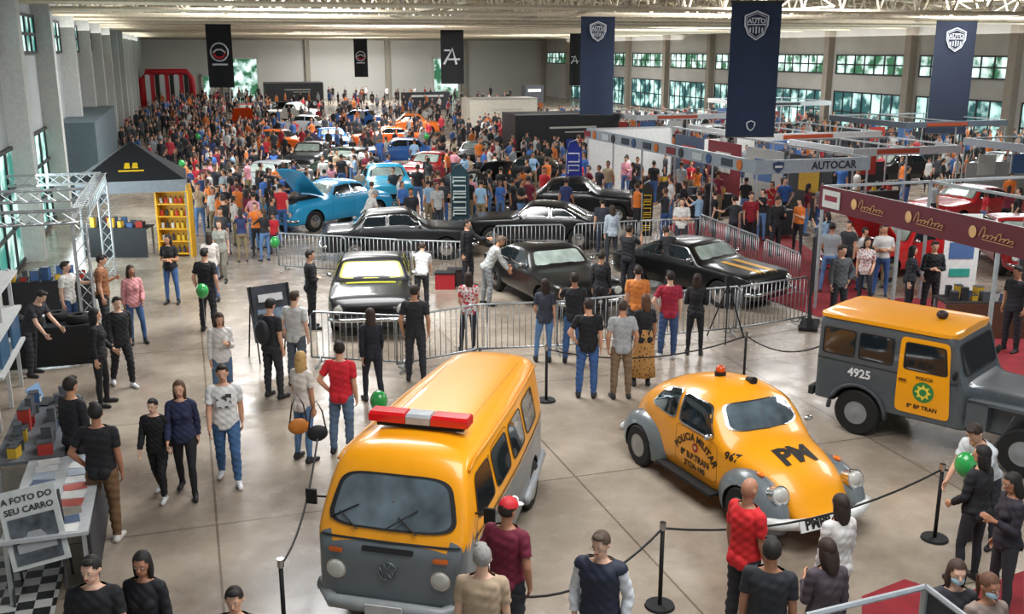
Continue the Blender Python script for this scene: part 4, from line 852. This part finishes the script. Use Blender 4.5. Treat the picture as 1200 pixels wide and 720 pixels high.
b=MB(); b.add([(.7+.2*x,-.09,2.48+.18*z) for x,z in((-1,.8),(0,1),(1,.8),(.9,-.2),(0,-1.1),(-.9,-.2))],[(0,1,2,3,4,5)]); b.build('shield_logo',M('2b3c5c'),r); MB().box((.7,-.1,2.5),(.26,.01,.06)).build('logo_mark',M('d0d0d0'),r)
for y in(3,6,9,12): MB().box((3.95,y,1.3),(.04,2.6,2.2)).build('wall_panel',M(['34383e','a8a9a7','7a2430','40506a'][y//3-1]),r); MB().box((3.91,y,1.6),(.02,1.2,.8)).build('poster',M(['c09a30','4a6a9a','c8c8c4','a83228'][y//3-1]),r)
PC=['34383e','7a2430','2c3036','a8a9a7','40506a','2c3036']
for i,(x,y,w_,d_,l) in enumerate(((22.5,30.5,4.5,4,'grey stand frame right of the long booth'),(29.5,28,5.5,5,'white stand frame behind the maroon booth'),(22.5,37,6,6,'open aluminium stand frame behind the long booth'),(33,41,6,6,'aluminium stand frame above the red cars'),(23,50,6,5,'distant white stand frame near the middle of right wall'),(36,60,6,6,'farthest white stand frame by the right windows'))):
    b_=booth('exhibition_booth',l,x,x+w_,y,y+d_,2.6,.28,['b4b8bb','7a8086','c4c6c6','5a6470','b4b8bb','c4c6c6'][i],'fl'); MB().box((w_*.4,-.08,2.46),(w_*.4,.02,.16)).build('logo_panel',M(random.choice(['2a3a6a','303236','a8482a'])),b_)
    MB().box((w_/2,d_-.04,.8),(w_*.95,.04,1.6)).build('wall_panel',M(PC[(i+2)%6]),b_)
    for q in(.2,.5,.8): MB().box((w_*q,d_-.08,1.5),(w_*.16,.02,.8)).build('poster',M(random.choice(['c8c8c4','c09a30','4a6a9a','a83228','2a2c30'])),b_)
r=booth('exhibition_booth','booth with maroon fascia and gold logos running along the right side',14.0,20.,11.8,20.0,2.95,.55,'58131f','l',.06)
gold=M('c9a06a')
def cursive(y0,w_,z,hh):
    b=MB(); pts=[]; n=70; hs=[1.9,.6,.7,.6,1.3,.6,.7,.5,.9]
    for t in range(n+1):
        a=2*pi*t/n*8; k_=hs[min(8,int(t/n*8))]; pts.append((-.1,y0+w_/2-w_*t/n+.045*cos(a),z+hh*k_*(.5-.5*cos(a+.6))))
    b.tube(pts,.008,5); b.tube([(-.1,y0+w_*.45,z-.03),(-.1,y0-w_*.5,z-.045)],.006,4); return b
for i in range(4):
    y=.9+i*1.8; cursive(y,.8,2.62,.11).build('script_logo',gold,r)
    b=MB(); b.sph((-.09,y+.62,2.69),(.01,.10,.12),0,12,8); b.build('crest_logo',gold,r)
MB().box((-.09,7.75,2.68),(.02,.65,.4)).build('logo_panel',M('b9b9b4'),r); MB().box((-.105,7.75,2.70),(.01,.45,.12)).build('logo_mark',M('7a2030'),r)
MB().box((5.9,4.1,1.2),(.04,8.0,2.4)).build('wall_panel',M('34363c'),r)
p=P(948,383); r=E('display_board','tall dark display board with red stripe behind the grey jacket man','display board',p,radians(70)-YAW); MB().box((0,0,1.1),(.9,.05,2.0)).build('board',M('1c2028'),r); MB().box((0,-.03,.6),(.7,.02,.3)).build('printed_stripe',M('a02a30'),r); MB().box((0,0,.05),(.9,.4,.06)).build('foot',dark,r)
p=P(1120,352); r=E('banner_stand','white roll-up banner stand with green and blue print','banner stand',p,-YAW); MB().box((0,0,1.15),(.85,.03,2.0)).build('printed_sheet',M('dce2de'),r); MB().box((0,-.02,1.85),(.6,.02,.25)).build('printed_block',M('2a9a8a'),r); MB().box((0,-.02,1.25),(.6,.02,.4)).build('printed_block',M('4a6a9a'),r); MB().box((0,-.02,.7),(.5,.02,.2)).build('printed_block',M('2a9a8a'),r); MB().box((0,0,.07),(.85,.25,.12)).build('base',dark,r)
p=P(1150,392); table(p,-YAW,2.0,.7,.8,M('2a2522'),'dark display table by the white banner stand',M('5a3a28')); goods(p,2.0,.7,.8,-YAW,16,'products on the dark display table','small boxed product on the dark display table')
TB=((18.0,29),(18.0,33),(18.2,37),(24.5,32),(32,30),(25,40),(36,44),(26,52))
for i,(x,y) in enumerate(TB):
    lab=['table at the front corner of the long booth','table in the middle of the long booth','table at the far end of the long booth','table inside the grey stand frame','table inside the white stand frame','table inside the open aluminium stand','table inside the stand above the red cars','table inside the distant white stand'][i]
    p=Vector((x,y,0)); table(p,0,2.0,.7,.85,M('3a3634'),lab,M('26282c')); goods(p,2,.7,.85,0,10,'products on the right hand stand tables','small boxed product on a right hand stand table')
a0,a1,a2=P(945,722,2.3),P(1085,688,2.3),P(1140,730,2.3); r=E('metal_scaffold','grey aluminium frame corner of a stand at bottom right','scaffold',(a1.x,a1.y,0))
o=Vector((a1.x,a1.y,0)); b=MB()
for u,v in((a0,a1),(a1,a2)):
    for dz in(0,-.3): b.tube([u-o+Vector((0,0,dz)),v-o+Vector((0,0,dz))],.022,6)
b.build('top_beam',alu,r)
b=MB(); b.add([a1-o+Vector((0,0,-.02)),a2-o+Vector((0,0,-.02)),a2-o+Vector((0,0,-2.28)),a1-o+Vector((0,0,-2.28))],[(0,1,2,3)]); b.build('dark_panel',M('2c3038'),r)
for u in(a1,a2): b=MB(); b.cyl((u.x-o.x,u.y-o.y,0),(u.x-o.x,u.y-o.y,2.3),.03); b.build('post',alu,r)
# gazebo
def gazebo():
    x0,y0=P(112,306).x-.25,P(140,306).y; r=E('gazebo','black pyramid-roof gazebo tent with small yellow logo','gazebo',(x0,y0,0)); w=2.9; rects.append((x0-.3,x0+w+.3,y0-1.2,y0+w))
    for x in(0,w):
        for y in(0,w): MB().box((x,y,1.15),(.05,.05,2.3)).build('leg',alu,r)
    b=MB(); b.add([(-.05,-.05,2.3),(w+.05,-.05,2.3),(w+.05,w+.05,2.3),(-.05,w+.05,2.3),(w/2,w/2,3.35)],[(0,1,4),(1,2,4),(2,3,4),(3,0,4)]); b.build('canopy',M('14161a',.9),r)
    for i,(c,d) in enumerate((((w/2,-.06,2.15),(w+.1,.02,.34)),((w/2,w+.06,2.15),(w+.1,.02,.34)),((-.06,w/2,2.15),(.02,w+.1,.34)),((w+.06,w/2,2.15),(.02,w+.1,.34)))): MB().box(c,d).build('valance',M('7c8288',.8),r)
    sl=math.atan2(1.05,w/2); f=lambda x,y:Vector((w/2+x,.52+y*cos(sl)-.03*sin(sl),2.3+.54*1.05/(w/2)+y*sin(sl)+.02))
    b=MB(); 
    for a,c in(((-.2,-.12),(-.02,.12)),((.02,-.12),(.2,.12))): b.add([f(a[0],a[1]),f(c[0],a[1]),f(c[0]-.03,c[1]),f(a[0]+.03,c[1])],[(0,1,2,3)])
    b.build('logo_patch',M('e0b820'),r); b=MB(); b.add([f(-.35,-.26),f(.35,-.26),f(.35,-.19),f(-.35,-.19)],[(0,1,2,3)]); b.build('logo_bar',M('e0b820'),r)
gazebo()
def shelf(p,rz,label,col,w=.95,h=2.0):
    r=E('shelf_unit',label,'shelf',p,rz); c=M(col,.5)
    for x in(-w/2,w/2): MB().box((x,0,h/2),(.05,.4,h)).build('side_panel',c,r)
    MB().box((0,.19,h/2),(w,.02,h)).build('back_panel',c,r)
    for i in range(6): MB().box((0,0,.1+i*(h-.15)/5),(w,.36,.03)).build('shelf',c,r)
    MB().box((0,0,h+.06),(w,.42,.2)).build('header_sign',c,r)
    return r
ps=P(209,300); taken.append((ps.x,ps.y,1.1)); rects.append((ps.x-.8,ps.x+.8,ps.y-4,ps.y+.5)); shelf(ps,-YAW,'yellow product shelf beside the gazebo','e0a818')
for i in range(5):
    for j in range(6):
        o=MB(); o.cyl((0,0,0),(0,0,.16),.045,.045,n=10); o.cyl((0,0,.16),(0,0,.22),.02,.015,n=8,mi=1)
        q=o.build('bottle',[M(random.choice(['c8c8c0','2a2a2c','b83020','d0b030','3a3c40'])),M('222222')]); q.location=ps+Matrix.Rotation(-YAW,4,'Z')@Vector((-.37+j*.147,-.03,.118+i*.37)); q.rotation_euler=(0,0,-YAW); tag(q,'small product bottle standing on the yellow shelf','bottle','bottles on the yellow shelf')
pt_=P(142,300); table(pt_,-YAW,1.9,.7,.9,M('26282c'),'black skirted counter under the gazebo',M('1c1d21')); goods(pt_,1.9,.7,.9,-YAW,12,'products on the gazebo counter','small boxed product on the gazebo counter')
def truss(a,b,label,r_=.13):
    m=MB(); a=Vector(a);b=Vector(b); d=(b-a); n=max(2,int(d.length/.3)); u=d.normalized().cross(Vector((0,0,1))) if abs(d.normalized().z)<.9 else Vector((1,0,0)); u.normalize(); w=d.normalized().cross(u)
    cs=[u*r_+w*r_,-u*r_+w*r_,-u*r_-w*r_,u*r_-w*r_]
    for c in cs: m.cyl(a+c,b+c,.02,n=6)
    for i in range(n):
        for k in range(4): m.cyl(a+d*(i/n)+cs[k],a+d*((i+1)/n)+cs[(k+1)%4],.01,n=4)
    return tag(m.build('stand_truss',alu),label,'truss')
ya=P(130,400).y
xa=P(108,400).x
truss((XL+.3,ya,2.7),(xa,ya,2.7),'front aluminium truss beam over the tyre stall'); truss((xa,ya,0),(xa,ya,2.55),'upright aluminium truss at the corner of tyre stall'); truss((xa,ya+.3,2.7),(xa,ya+6.5,2.7),'side aluminium truss beam along the aisle'); truss((XL+.3,ya+6.6,2.7),(xa,ya+6.6,2.7),'rear aluminium truss beam of the tyre stall'); truss((xa,ya+6.6,0),(xa,ya+6.6,2.55),'rear upright aluminium truss by the gazebo'); truss((XL+.3,ya+3.4,2.7),(xa-.15,ya+3.4,2.7),'middle aluminium truss beam of the tyre stall')
tp0=P(45,425)
table(tp0,0,2.2,.9,.8,M('1c1d20'),'black table carrying wheels in the tyre stall',M('141518'))
def tyre(loc,label,group):
    b=MB(); b.rings([[(q*cos(a),q*sin(a),z) for a in[2*pi*j/24 for j in range(24)]] for z,q in((0,.10),(0,.20),(.03,.22),(.13,.22),(.16,.2),(.16,.1),(0,.1))],cap=False); o=b.build('tyre',rubber,None,True,40); o.location=loc; tag(o,label,'tyre',group)
for i in range(5): tyre(tp0+Vector((-.85+i*.42,(.15 if i%2 else -.15),.80)),'small black tyre lying on the black table','tyres on the black table')
p=P(60,365); p.z=0; table(p,0,2.0,.7,.8,M('1c1d20'),'black goods table at the back of the tyre stall',M('202226')); goods(p,2.0,.7,.8,0,14,'products at the back of the tyre stall','small boxed product at the back of the tyre stall'); rects.append((p.x-1.2,p.x+1.2,p.y-.6,p.y+.6))
for (px,py,L,D,lab,n,top) in ((48,500,2.6,.85,'cluttered grey table behind the black sweater man',32,'5c6066'),(66,578,2.4,.9,'white table with leaflets beside the man in brown trousers',20,'b4b6b8')):
    p=P(px,py,.8); p.z=0; table(p,radians(90),L,D,.8,M(top),lab,M('2c2e33')); rects.append((p.x-.6,p.x+.6,p.y-1.2,p.y+1.2))
    if top=='5c6066': goods(p,L,D,.8,radians(90),n,'products on the cluttered grey table','small boxed product on the cluttered grey table',hmax=.35)
    else:
        for i in range(n):
            o=MB().box((0,0,.004),(.2,.26,.008)).build('leaflet',M(random.choice(['d9d9d9','a8b4c0','b05a50','dcdcd8','50607a','2c2e34','8a8478']))); q=Matrix.Rotation(radians(90),4,'Z')@Vector((-L/2+.15+(L-.3)*(i//2)/((n-1)//2),(-.2 if i%2 else .2),0)); o.location=Vector((p.x,p.y,.80))+q; o.rotation_euler=(0,0,random.uniform(1.3,1.8)); tag(o,'printed leaflet lying on the white table beside the man in brown trousers','leaflet','leaflets on the white table')
pl=P(14,478); r=E('display_rack','white display rack with dark screens at the left edge','display rack',(pl.x,pl.y,0),radians(90)); 
for x in(-1.2,0,1.2): MB().box((x,0,1.1),(.06,.06,2.2)).build('post',whp,r)
for z in(.9,1.5,2.15): MB().box((0,0,z),(2.5,.3,.05)).build('shelf',whp,r)
for x in(-.6,.6): MB().box((x,-.1,1.2),(.8,.04,.42)).build('screen',M('30506a',.3,em=.3),r)
r=E('laptop','open laptop on the cluttered grey table','laptop',P(70,470,.8)+Vector((-.2,0,0)),radians(70)); MB().box((0,0,.012),(.36,.25,.02)).build('keyboard_base',M('2a2a2c'),r); MB().box((0,.15,.14),(.36,.02,.24),Mx=Matrix.Rotation(radians(-15),4,'X')).build('screen',M('6a88a8',.3,em=.4),r)
ps=P(40,622,.85); ps.z=0; r=E('easel_sign','white easel sign offering car photos at the bottom left','sign',ps,radians(18)-YAW)
Rm=Matrix.Rotation(radians(-14),4,'X')@Matrix.Rotation(radians(-8),4,'Y')
MB().box((0,0,.90),(.60,.03,.88),Mx=Rm).build('sign_board',M('bcc0be'),r)
def sg_(x,z): return Vector((0,0,.90))+Rm@Vector((x,-.025,z))
for i,(tx,sz) in enumerate((('A FOTO DO',.095),('SEU CARRO',.095))):
    textmap('lettering',tx,sz,lambda x,y,i=i:sg_(x,.33-i*.12+y),M('1c2024'),r,.02)
b=MB(); b.add([sg_(x,z) for x,z in((-.24,-.39),(.24,-.39),(.24,.13),(-.24,.13))],[(0,1,2,3)]); b.build('printed_photo',M('4a5056',var=.6,scale=7),r)
b=MB(); b.add([sg_(x,z)+Vector((0,-.004,0)) for x,z in((-.2,-.26),(-.2,-.16),(-.12,-.14),(-.06,-.04),(.07,-.04),(.13,-.14),(.2,-.17),(.2,-.26))],[tuple(range(8))]); b.build('printed_car',M('9a9c9e'),r)
for x in(-.27,.27): b=MB(); b.cyl((x,-.1,0),(x,.12,1.25),.015); b.cyl((x,.5,0),(x,.12,1.25),.015); b.build('easel_leg',M('3a3a3a'),r)
a=P(30,700); struct(MB().box((a.x-.25,a.y,.005),(1.2,2.2,.012)).build('trim_5',mixmat('checks','17181a','b4b4b0',5.5,.4,kind='check')))
p=P(322,420); r=E('poster_board','tilted printed poster board on a stand left of the coupe','poster board',p,radians(35)-YAW); Rx=Matrix.Rotation(radians(-15),4,'X'); MB().box((0,0,.95),(.85,.04,1.1),Mx=Rx).build('board',M('2c3038',var=.5,scale=5),r); MB().box((0,.045,1.25),(.5,.02,.15),Mx=Rx).build('printed_title',M('c8c8c8'),r); MB().box((0,-.06,.82),(.6,.02,.45),Mx=Rx).build('printed_photo',M('6a7a8a',var=.5,scale=6),r)
for x in(-.38,.38): b=MB(); b.cyl((x,-.2,0),(x,.1,1.5),.015); b.cyl((x,.4,0),(x,.1,1.4),.015); b.build('stand_leg',dark,r)
for i,(px,py,c,l) in enumerate(((522,338,'a82028','red toolbox beside the man in black'),(536,334,'3a2c2a','brown toolbox beside the red toolbox'),(896,335,'8a5a30','cardboard coloured box by the carpet side barriers'))):
    r=E('toolbox',l,'box',P(px,py),-YAW); MB().box((0,0,.2),(.5,.35,.4)).build('box_body',M(c),r); MB().box((0,0,.42),(.52,.37,.04)).build('lid',dark,r)
def flag(px,py,w,h,col,tc,label,n_=5):
    r=E('feather_flag',label,'flag',P(px,py),-YAW); b=MB(); b.tube([(-w/2,0,0),(-w/2,0,h*.8),(-w*.3,0,h*.96),(w*.2,0,h)],.02,6); b.build('pole',alu,r,True)
    b=MB(); n=12; vs=[];
    for i in range(n+1):
        z=.35+(h-.35)*i/n; wr=w*(1-max(0,(i/n-.75)/.25)**2*.6); vs+=[(-w/2,.02*sin(z*3),z),(-w/2+wr,.05*sin(z*3),z)]
    b.add(vs,[(2*i,2*i+1,2*i+3,2*i+2) for i in range(n)]); b.build('flag_cloth',M(col,.8),r,True)
    b=MB()
    for i in range(n_):
        z=.5+(h-.9)*i/n_; q=(h-.9)/n_*.7; x0,x1=-w*.38,w*.3
        if i%2==0: b.tube([(x0,-.07,z),(x0,-.07,z+q),(x1,-.07,z+q),(x1,-.07,z+q*.4),(x0,-.07,z+q*.4)],w*.05,4)
        else: b.tube([(x0,-.07,z),(x1,-.07,z),(x1,-.07,z+q),(x0,-.07,z+q)],w*.05,4)
    b.build('printed_marks',M(tc),r); b=MB(); b.cyl((-w/2,0,0),(-w/2,0,.05),.2); b.build('base',dark,r)
flag(540,270,.62,2.3,'23404a','d0dcdc','dark teal feather flag in front of the black car'); flag(672,246,.6,2.7,'2a3a9a','dcdce8','blue and white feather flag near middle',4); flag(566,266,.36,1.9,'1c1a14','d8b020','black and gold feather flag beside the teal flag'); flag(757,290,.34,2.1,'1c1a12','c8a020','black and gold roll flag by rear barriers',6)
r=E('tripod','black camera tripod standing near the barriers','tripod',P(850,398))
for k in range(3): b=MB(); b.cyl((.45*cos(k*2.1),.45*sin(k*2.1),0),(0,0,1.2),.015); b.build('leg',dark,r)
MB().box((0,0,1.3),(.14,.1,.2)).build('head',dark,r)
def carpet(pts,label):
    b=MB(); v=[P(*q) for q in pts]; b.add([(p.x,p.y,.004) for p in v]+[(p.x,p.y,.012) for p in v],[tuple(range(len(v)))[::-1],tuple(range(len(v),2*len(v)))]+[(i,(i+1)%len(v),len(v)+(i+1)%len(v),len(v)+i) for i in range(len(v))]); tag(b.build('carpet',M('7e1c24',.95,var=.2,scale=3)),label,'carpet')
carpet([(775,262),(905,262),(1010,335),(1040,365),(960,372),(880,345)],'red carpet strip behind the carpet side barriers'); carpet([(1040,350),(1250,350),(1250,470),(1140,440)],'red carpet of the booth behind the jeep-like car'); carpet([(1010,700),(1060,680),(1120,700),(1200,670),(1200,760),(1010,760)],'red carpet piece at bottom right'); carpet([(640,232),(740,230),(760,250),(650,254)],'red carpet patch near the middle flag')
def balloon(px,py,z,col,label):
    r=E('balloon',label,'balloon',P(px,py,z)); b=MB(); b.sph((0,0,0),(.13,.13,.16),0,16,12); b.build('envelope',M(col,.25,coat=.5),r,True); b=MB(); b.cyl((0,0,-.15),(.02,0,-z+.01),.003,n=4); b.build('string',M('cccccc'),r)
for q in((237,341,1.1,'2f9a4a','green balloon held by tall man in black'),(444,470,1.0,'2f9a4a','green balloon behind the red tee man'),(213,192,1.6,'2f9a4a','green balloon near the gazebo roof'),(322,284,.9,'2f9a4a','green balloon beside the small child'),(1132,545,1.2,'2f9a4a','green balloon by the woman in black at right'),(500,160,2,'2f9a4a','green balloon over the far rows'),(232,160,1.7,'2f9a4a','green balloon in the distant aisle')): balloon(*q)
pa=P(198,124); r=E('inflatable_arch','red inflatable arch with striped curtain panels near the back wall','inflatable arch',pa); rects.append((pa.x-4,pa.x+4,pa.y-1,pa.y+1)); b=MB(); b.tube([(-2.6,0,0),(-2.6,0,2.9),(-2.1,0,3.6),(2.1,0,3.6),(2.6,0,2.9),(2.6,0,0)],.36,12); b.build('tube',M('c01c2a',.5),r,True)
for i in range(9): MB().box((-2.0+i*.5,-.3,1.7),(.42,.1,3.3)).build('curtain_strip',M(['d4d8dc','c02030','1c1c20'][i%3]),r)
def panelth(px0,px1,py0,py1,fwd,col,label,name='stage_block'):
    a=Q(px0,py1,fwd); b_=Q(px1,py0,fwd); x,y=(a.x+b_.x)/2,(a.y+b_.y)/2; r=E(name,label,'exhibition stand',(x,y,0)); w=abs(b_.x-a.x); rects.append((x-w/2-.3,x+w/2+.3,y-1,y+1))
    MB().box((0,0,b_.z/2),(w,1.2,b_.z)).build('front_panel',M(col),r); MB().box((0,-.62,b_.z*.8),(w*.7,.03,b_.z*.12)).build('sign_strip',M('b8b8b8'),r)
panelth(310,366,96,128,112,'1c1d21','black stand at the back wall','back_stand'); panelth(470,528,108,128,105,'23252b','dark stand below the angular emblem banner','back_stand'); panelth(612,636,100,130,105,'2a2c31','dark stand near the right back corner','back_stand'); panelth(128,150,140,170,75,'b83028','red and white stand at left wall','wall_stand')

# ---------------------------------------------------------------- crowd
LOD={}
def lod(pose,fem,hair):
    k=(pose,fem,hair)
    if k in LOD: return LOD[k]
    sk=skeleton(pose,fem); mb=body_mb(sk,False); HM=sk[2]; mb.sph((0,.014,.13),(.085,.10,.10),0,14,9,Mx=HM)
    if hair=='long': mb.sph((0,.062,.03),(.08,.045,.15),0,12,8,Mx=HM)
    me=remesh(mb,.028); cl=classify(sk,me)
    for m in range(5): me.materials.append(M('888888'))
    for p,(n,s,t,z,h,l) in zip(me.polygons,cl):
        mi=0; p.use_smooth=True
        if n=='torso': mi=1 if z>.93 else 2
        elif n=='ua' and(t<.65 or hair=='long'): mi=1
        elif n in('th','sk'): mi=2
        elif n=='foot': mi=3
        if h.z>-.12 and abs(h.x)<.12 and n in('head','neck','torso','x') and h.length<.3:
            if (h.y>-.03 and h.z>.06) or h.z>.165 or(hair=='long' and h.y>.035): mi=4
        if n=='torso' and z>1.47 and mi==1: mi=0
        p.material_index=mi
    LOD[k]=me; return me
TOPS=[('black',BK),('black','202126'),('charcoal','33363c'),('grey','8e9296'),('white','d6d5d2'),('black','1b1c20'),('navy','2a3560'),('red','bc2530'),('orange','d8742c'),('blue','3f6cb4'),('maroon','6e1c2e'),('beige','b09e82'),('black','18191d'),('pink','d492a0'),('light blue','8fb0cc'),('white','c8c6c2')]
BOTS=[('dark trousers','20222a'),('jeans','3c5c90'),('dark trousers','2a2b30'),('jeans','5a7caa'),('khaki trousers','8a7a5c')]
ZN=[('in the left aisle',[(228,315),(325,305),(345,235),(290,185),(212,215)],72),('between the middle rows of cars',[(335,272),(575,272),(600,196),(300,196)],70),('near the tall flags',[(560,272),(780,278),(800,205),(600,200)],46),('at the right hand booths',[(770,292),(960,300),(1010,250),(1200,300),(1200,225),(800,225)],42),('behind the red booth',[(950,345),(1050,360),(1060,315),(960,300)],7)]
def inpoly(x,y,pl):
    c=False
    for i in range(len(pl)):
        x1,y1=pl[i];x2,y2=pl[i-1]
        if (y1>y)!=(y2>y) and x<(x2-x1)*(y-y1)/(y2-y1)+x1: c=not c
    return c
for (x,y) in TB: 
    for dx in(-.7,0,.7): taken.append((x+dx,y,.3))
def free(p,rad=.5,inb=False):
    if p.x<XL+1.0 or p.y>YF-1 or p.x>XR-1: return False
    if p.x<XL+1.8 and 43<p.y<57: return False
    for a,b,c,d in rects:
        if a-.3<p.x<b+.3 and c-.3<p.y<d+.3:
            if inb and p.x>14 and d-c>3 and a+.4<p.x<b-.5 and c+.4<p.y<d-.5: continue
            return False
    for a,b,r in cars_at:
        if (p.x-a)**2+(p.y-b)**2<(r*.95+.1)**2*.8: return False
    return all((p.x-a)**2+(p.y-b)**2>rad**2 for a,b,r in taken)
cp_=['stand','walk','phone','cross','hip','pocket','shift','point','photo']
for zn,pl,n in ZN:
    xs_=[q[0] for q in pl]; ys_=[q[1] for q in pl]; c=0; tr=0
    while c<n and tr<9000:
        tr+=1; x=random.uniform(min(xs_),max(xs_)); y=random.uniform(min(ys_),max(ys_))
        if not inpoly(x,y,pl): continue
        p=P(x,y)
        if not free(p,.45,True): continue
        taken.append((p.x,p.y,.3)); c+=1; fem=random.random()<.45; hr='long' if fem else 'short'
        (tn,tcx),(bn,bc)=random.choice(TOPS),random.choice(BOTS)
        me=lod(random.choice(cp_),fem,hr); lab=f'small {"long-haired" if fem else "short-haired"} visitor in {tn} top and {bn} {zn}'
        o=ob('person',me,None,[M(random.choice(skins)),M(tcx,.8),M(bc,.8),M('26262a'),M(random.choice(['1a1411','2a1c14','4a3222','17120f']))]); o.location=p; o.rotation_euler=(0,0,random.uniform(0,6.28)); s=random.uniform(.92,1.04)*(.95 if fem else 1); o.scale=(s,s,s); tag(o,lab,'person',lab)
mb=MB(); mats=[M('b98a70'),M('1c1d22'),M('33363c'),M('b8b7b4'),M('34598f'),M('a02430'),M('20222a'),M('2a1c14'),M('7e8286'),M('c0682c')]
sk_m=[]
for pz in('stand','walk','hip'):
    skf=skeleton(pz,False); sm_=remesh(body_mb(skf,False),.06); sk_m.append((sm_,classify(skf,sm_)))
for i in range(2300):
    if i<420: x,y=random.uniform(206,315),random.uniform(120,198)
    elif i<520: y=random.uniform(126,205); x=random.uniform(210-(y-100)*.85,210)
    elif i<980: x,y=random.uniform(300,640),random.uniform(117,198)
    elif i<1300: x,y=random.uniform(560,780),random.uniform(150,212)
    else: x=random.uniform(650,1200); y=random.uniform(146,226)+(x-650)*.01
    p=P(x,y)
    if not free(p,.62,True): continue
    taken.append((p.x,p.y,.3)); a=random.uniform(0,6.28); ca_,sa_=cos(a),sin(a); t=random.choice((1,1,1,1,2,2,3,4,5,8,9)); s=random.uniform(.88,1.03)
    sm_,cf=random.choice(sk_m)
    o=len(mb.v); mb.v+=[(p.x+s*(v.co.x*ca_-v.co.y*sa_),p.y+s*(v.co.x*sa_+v.co.y*ca_),v.co.z*s) for v in sm_.vertices]
    for q,c in zip(sm_.polygons,cf):
        mb.f.append(tuple(k+o for k in q.vertices)); mb.m.append(7 if c[4].z>.12 and c[0]=='head' else 0 if c[0] in('head','neck','fa','hand') else t if c[0] in('torso','ua') else 6)
tag(mb.build('crowd',mats,None,True),'mass of tiny visitors packed in front of the back wall and right windows','crowd',None,'stuff')

# ---------------------------------------------------------------- light, camera
w=bpy.data.worlds.new('w'); bpy.context.scene.world=w; w.use_nodes=True; w.node_tree.nodes['Background'].inputs[0].default_value=(.76,.89,1,1); w.node_tree.nodes['Background'].inputs[1].default_value=.85
def area(x,y,z,sx,sy,e,c=(.985,.99,1),rot=(0,0,0)):
    l=bpy.data.lights.new('area','AREA'); l.shape='RECTANGLE'; l.size=sx; l.size_y=sy; l.energy=e; l.color=c; o=bpy.data.objects.new('fill_light',l); COL.objects.link(o); o.location=(x,y,z); o.rotation_euler=rot  # added area light to brighten the hall, no fixture modelled
for x,y,e in((5,7,1050),(4,22,1750),(20,14,1400),(4,42,2100),(22,36,1900),(36,40,1600),(12,62,2900),(34,66,2500),(12,90,3300),(34,95,3000),(20,118,3900)): area(x,y,8.6,6,6,e)  # added fill under the roof, pointing down
for x,y in((XL+1,60),(XR-1,60),(XL+1,105),(XR-1,105)): area(x,y,6.9,2,30,480,(1,.98,.94),(pi,0,0))  # added fill along both side walls, pointing up at the roof
area(XL+1.0,33,2.0,3,14,700,(.78,.94,1),(0,radians(-90),0))  # added fill facing into the hall from beside the left glazing
area(XR-1,70,3.5,4,60,3800,(.82,.95,1),(0,radians(90),0))  # added fill facing into the hall from the right wall
cd=bpy.data.cameras.new('cam'); cam=bpy.data.objects.new('camera',cd); COL.objects.link(cam); cam.location=(0,0,H); cam.rotation_euler=(pi/2-PT,0,-YAW); cd.sensor_width=36; cd.lens=36*F/1200; cd.clip_end=400
sc=bpy.context.scene; sc.camera=cam; sc.view_settings.view_transform='Standard'; sc.view_settings.look='None'
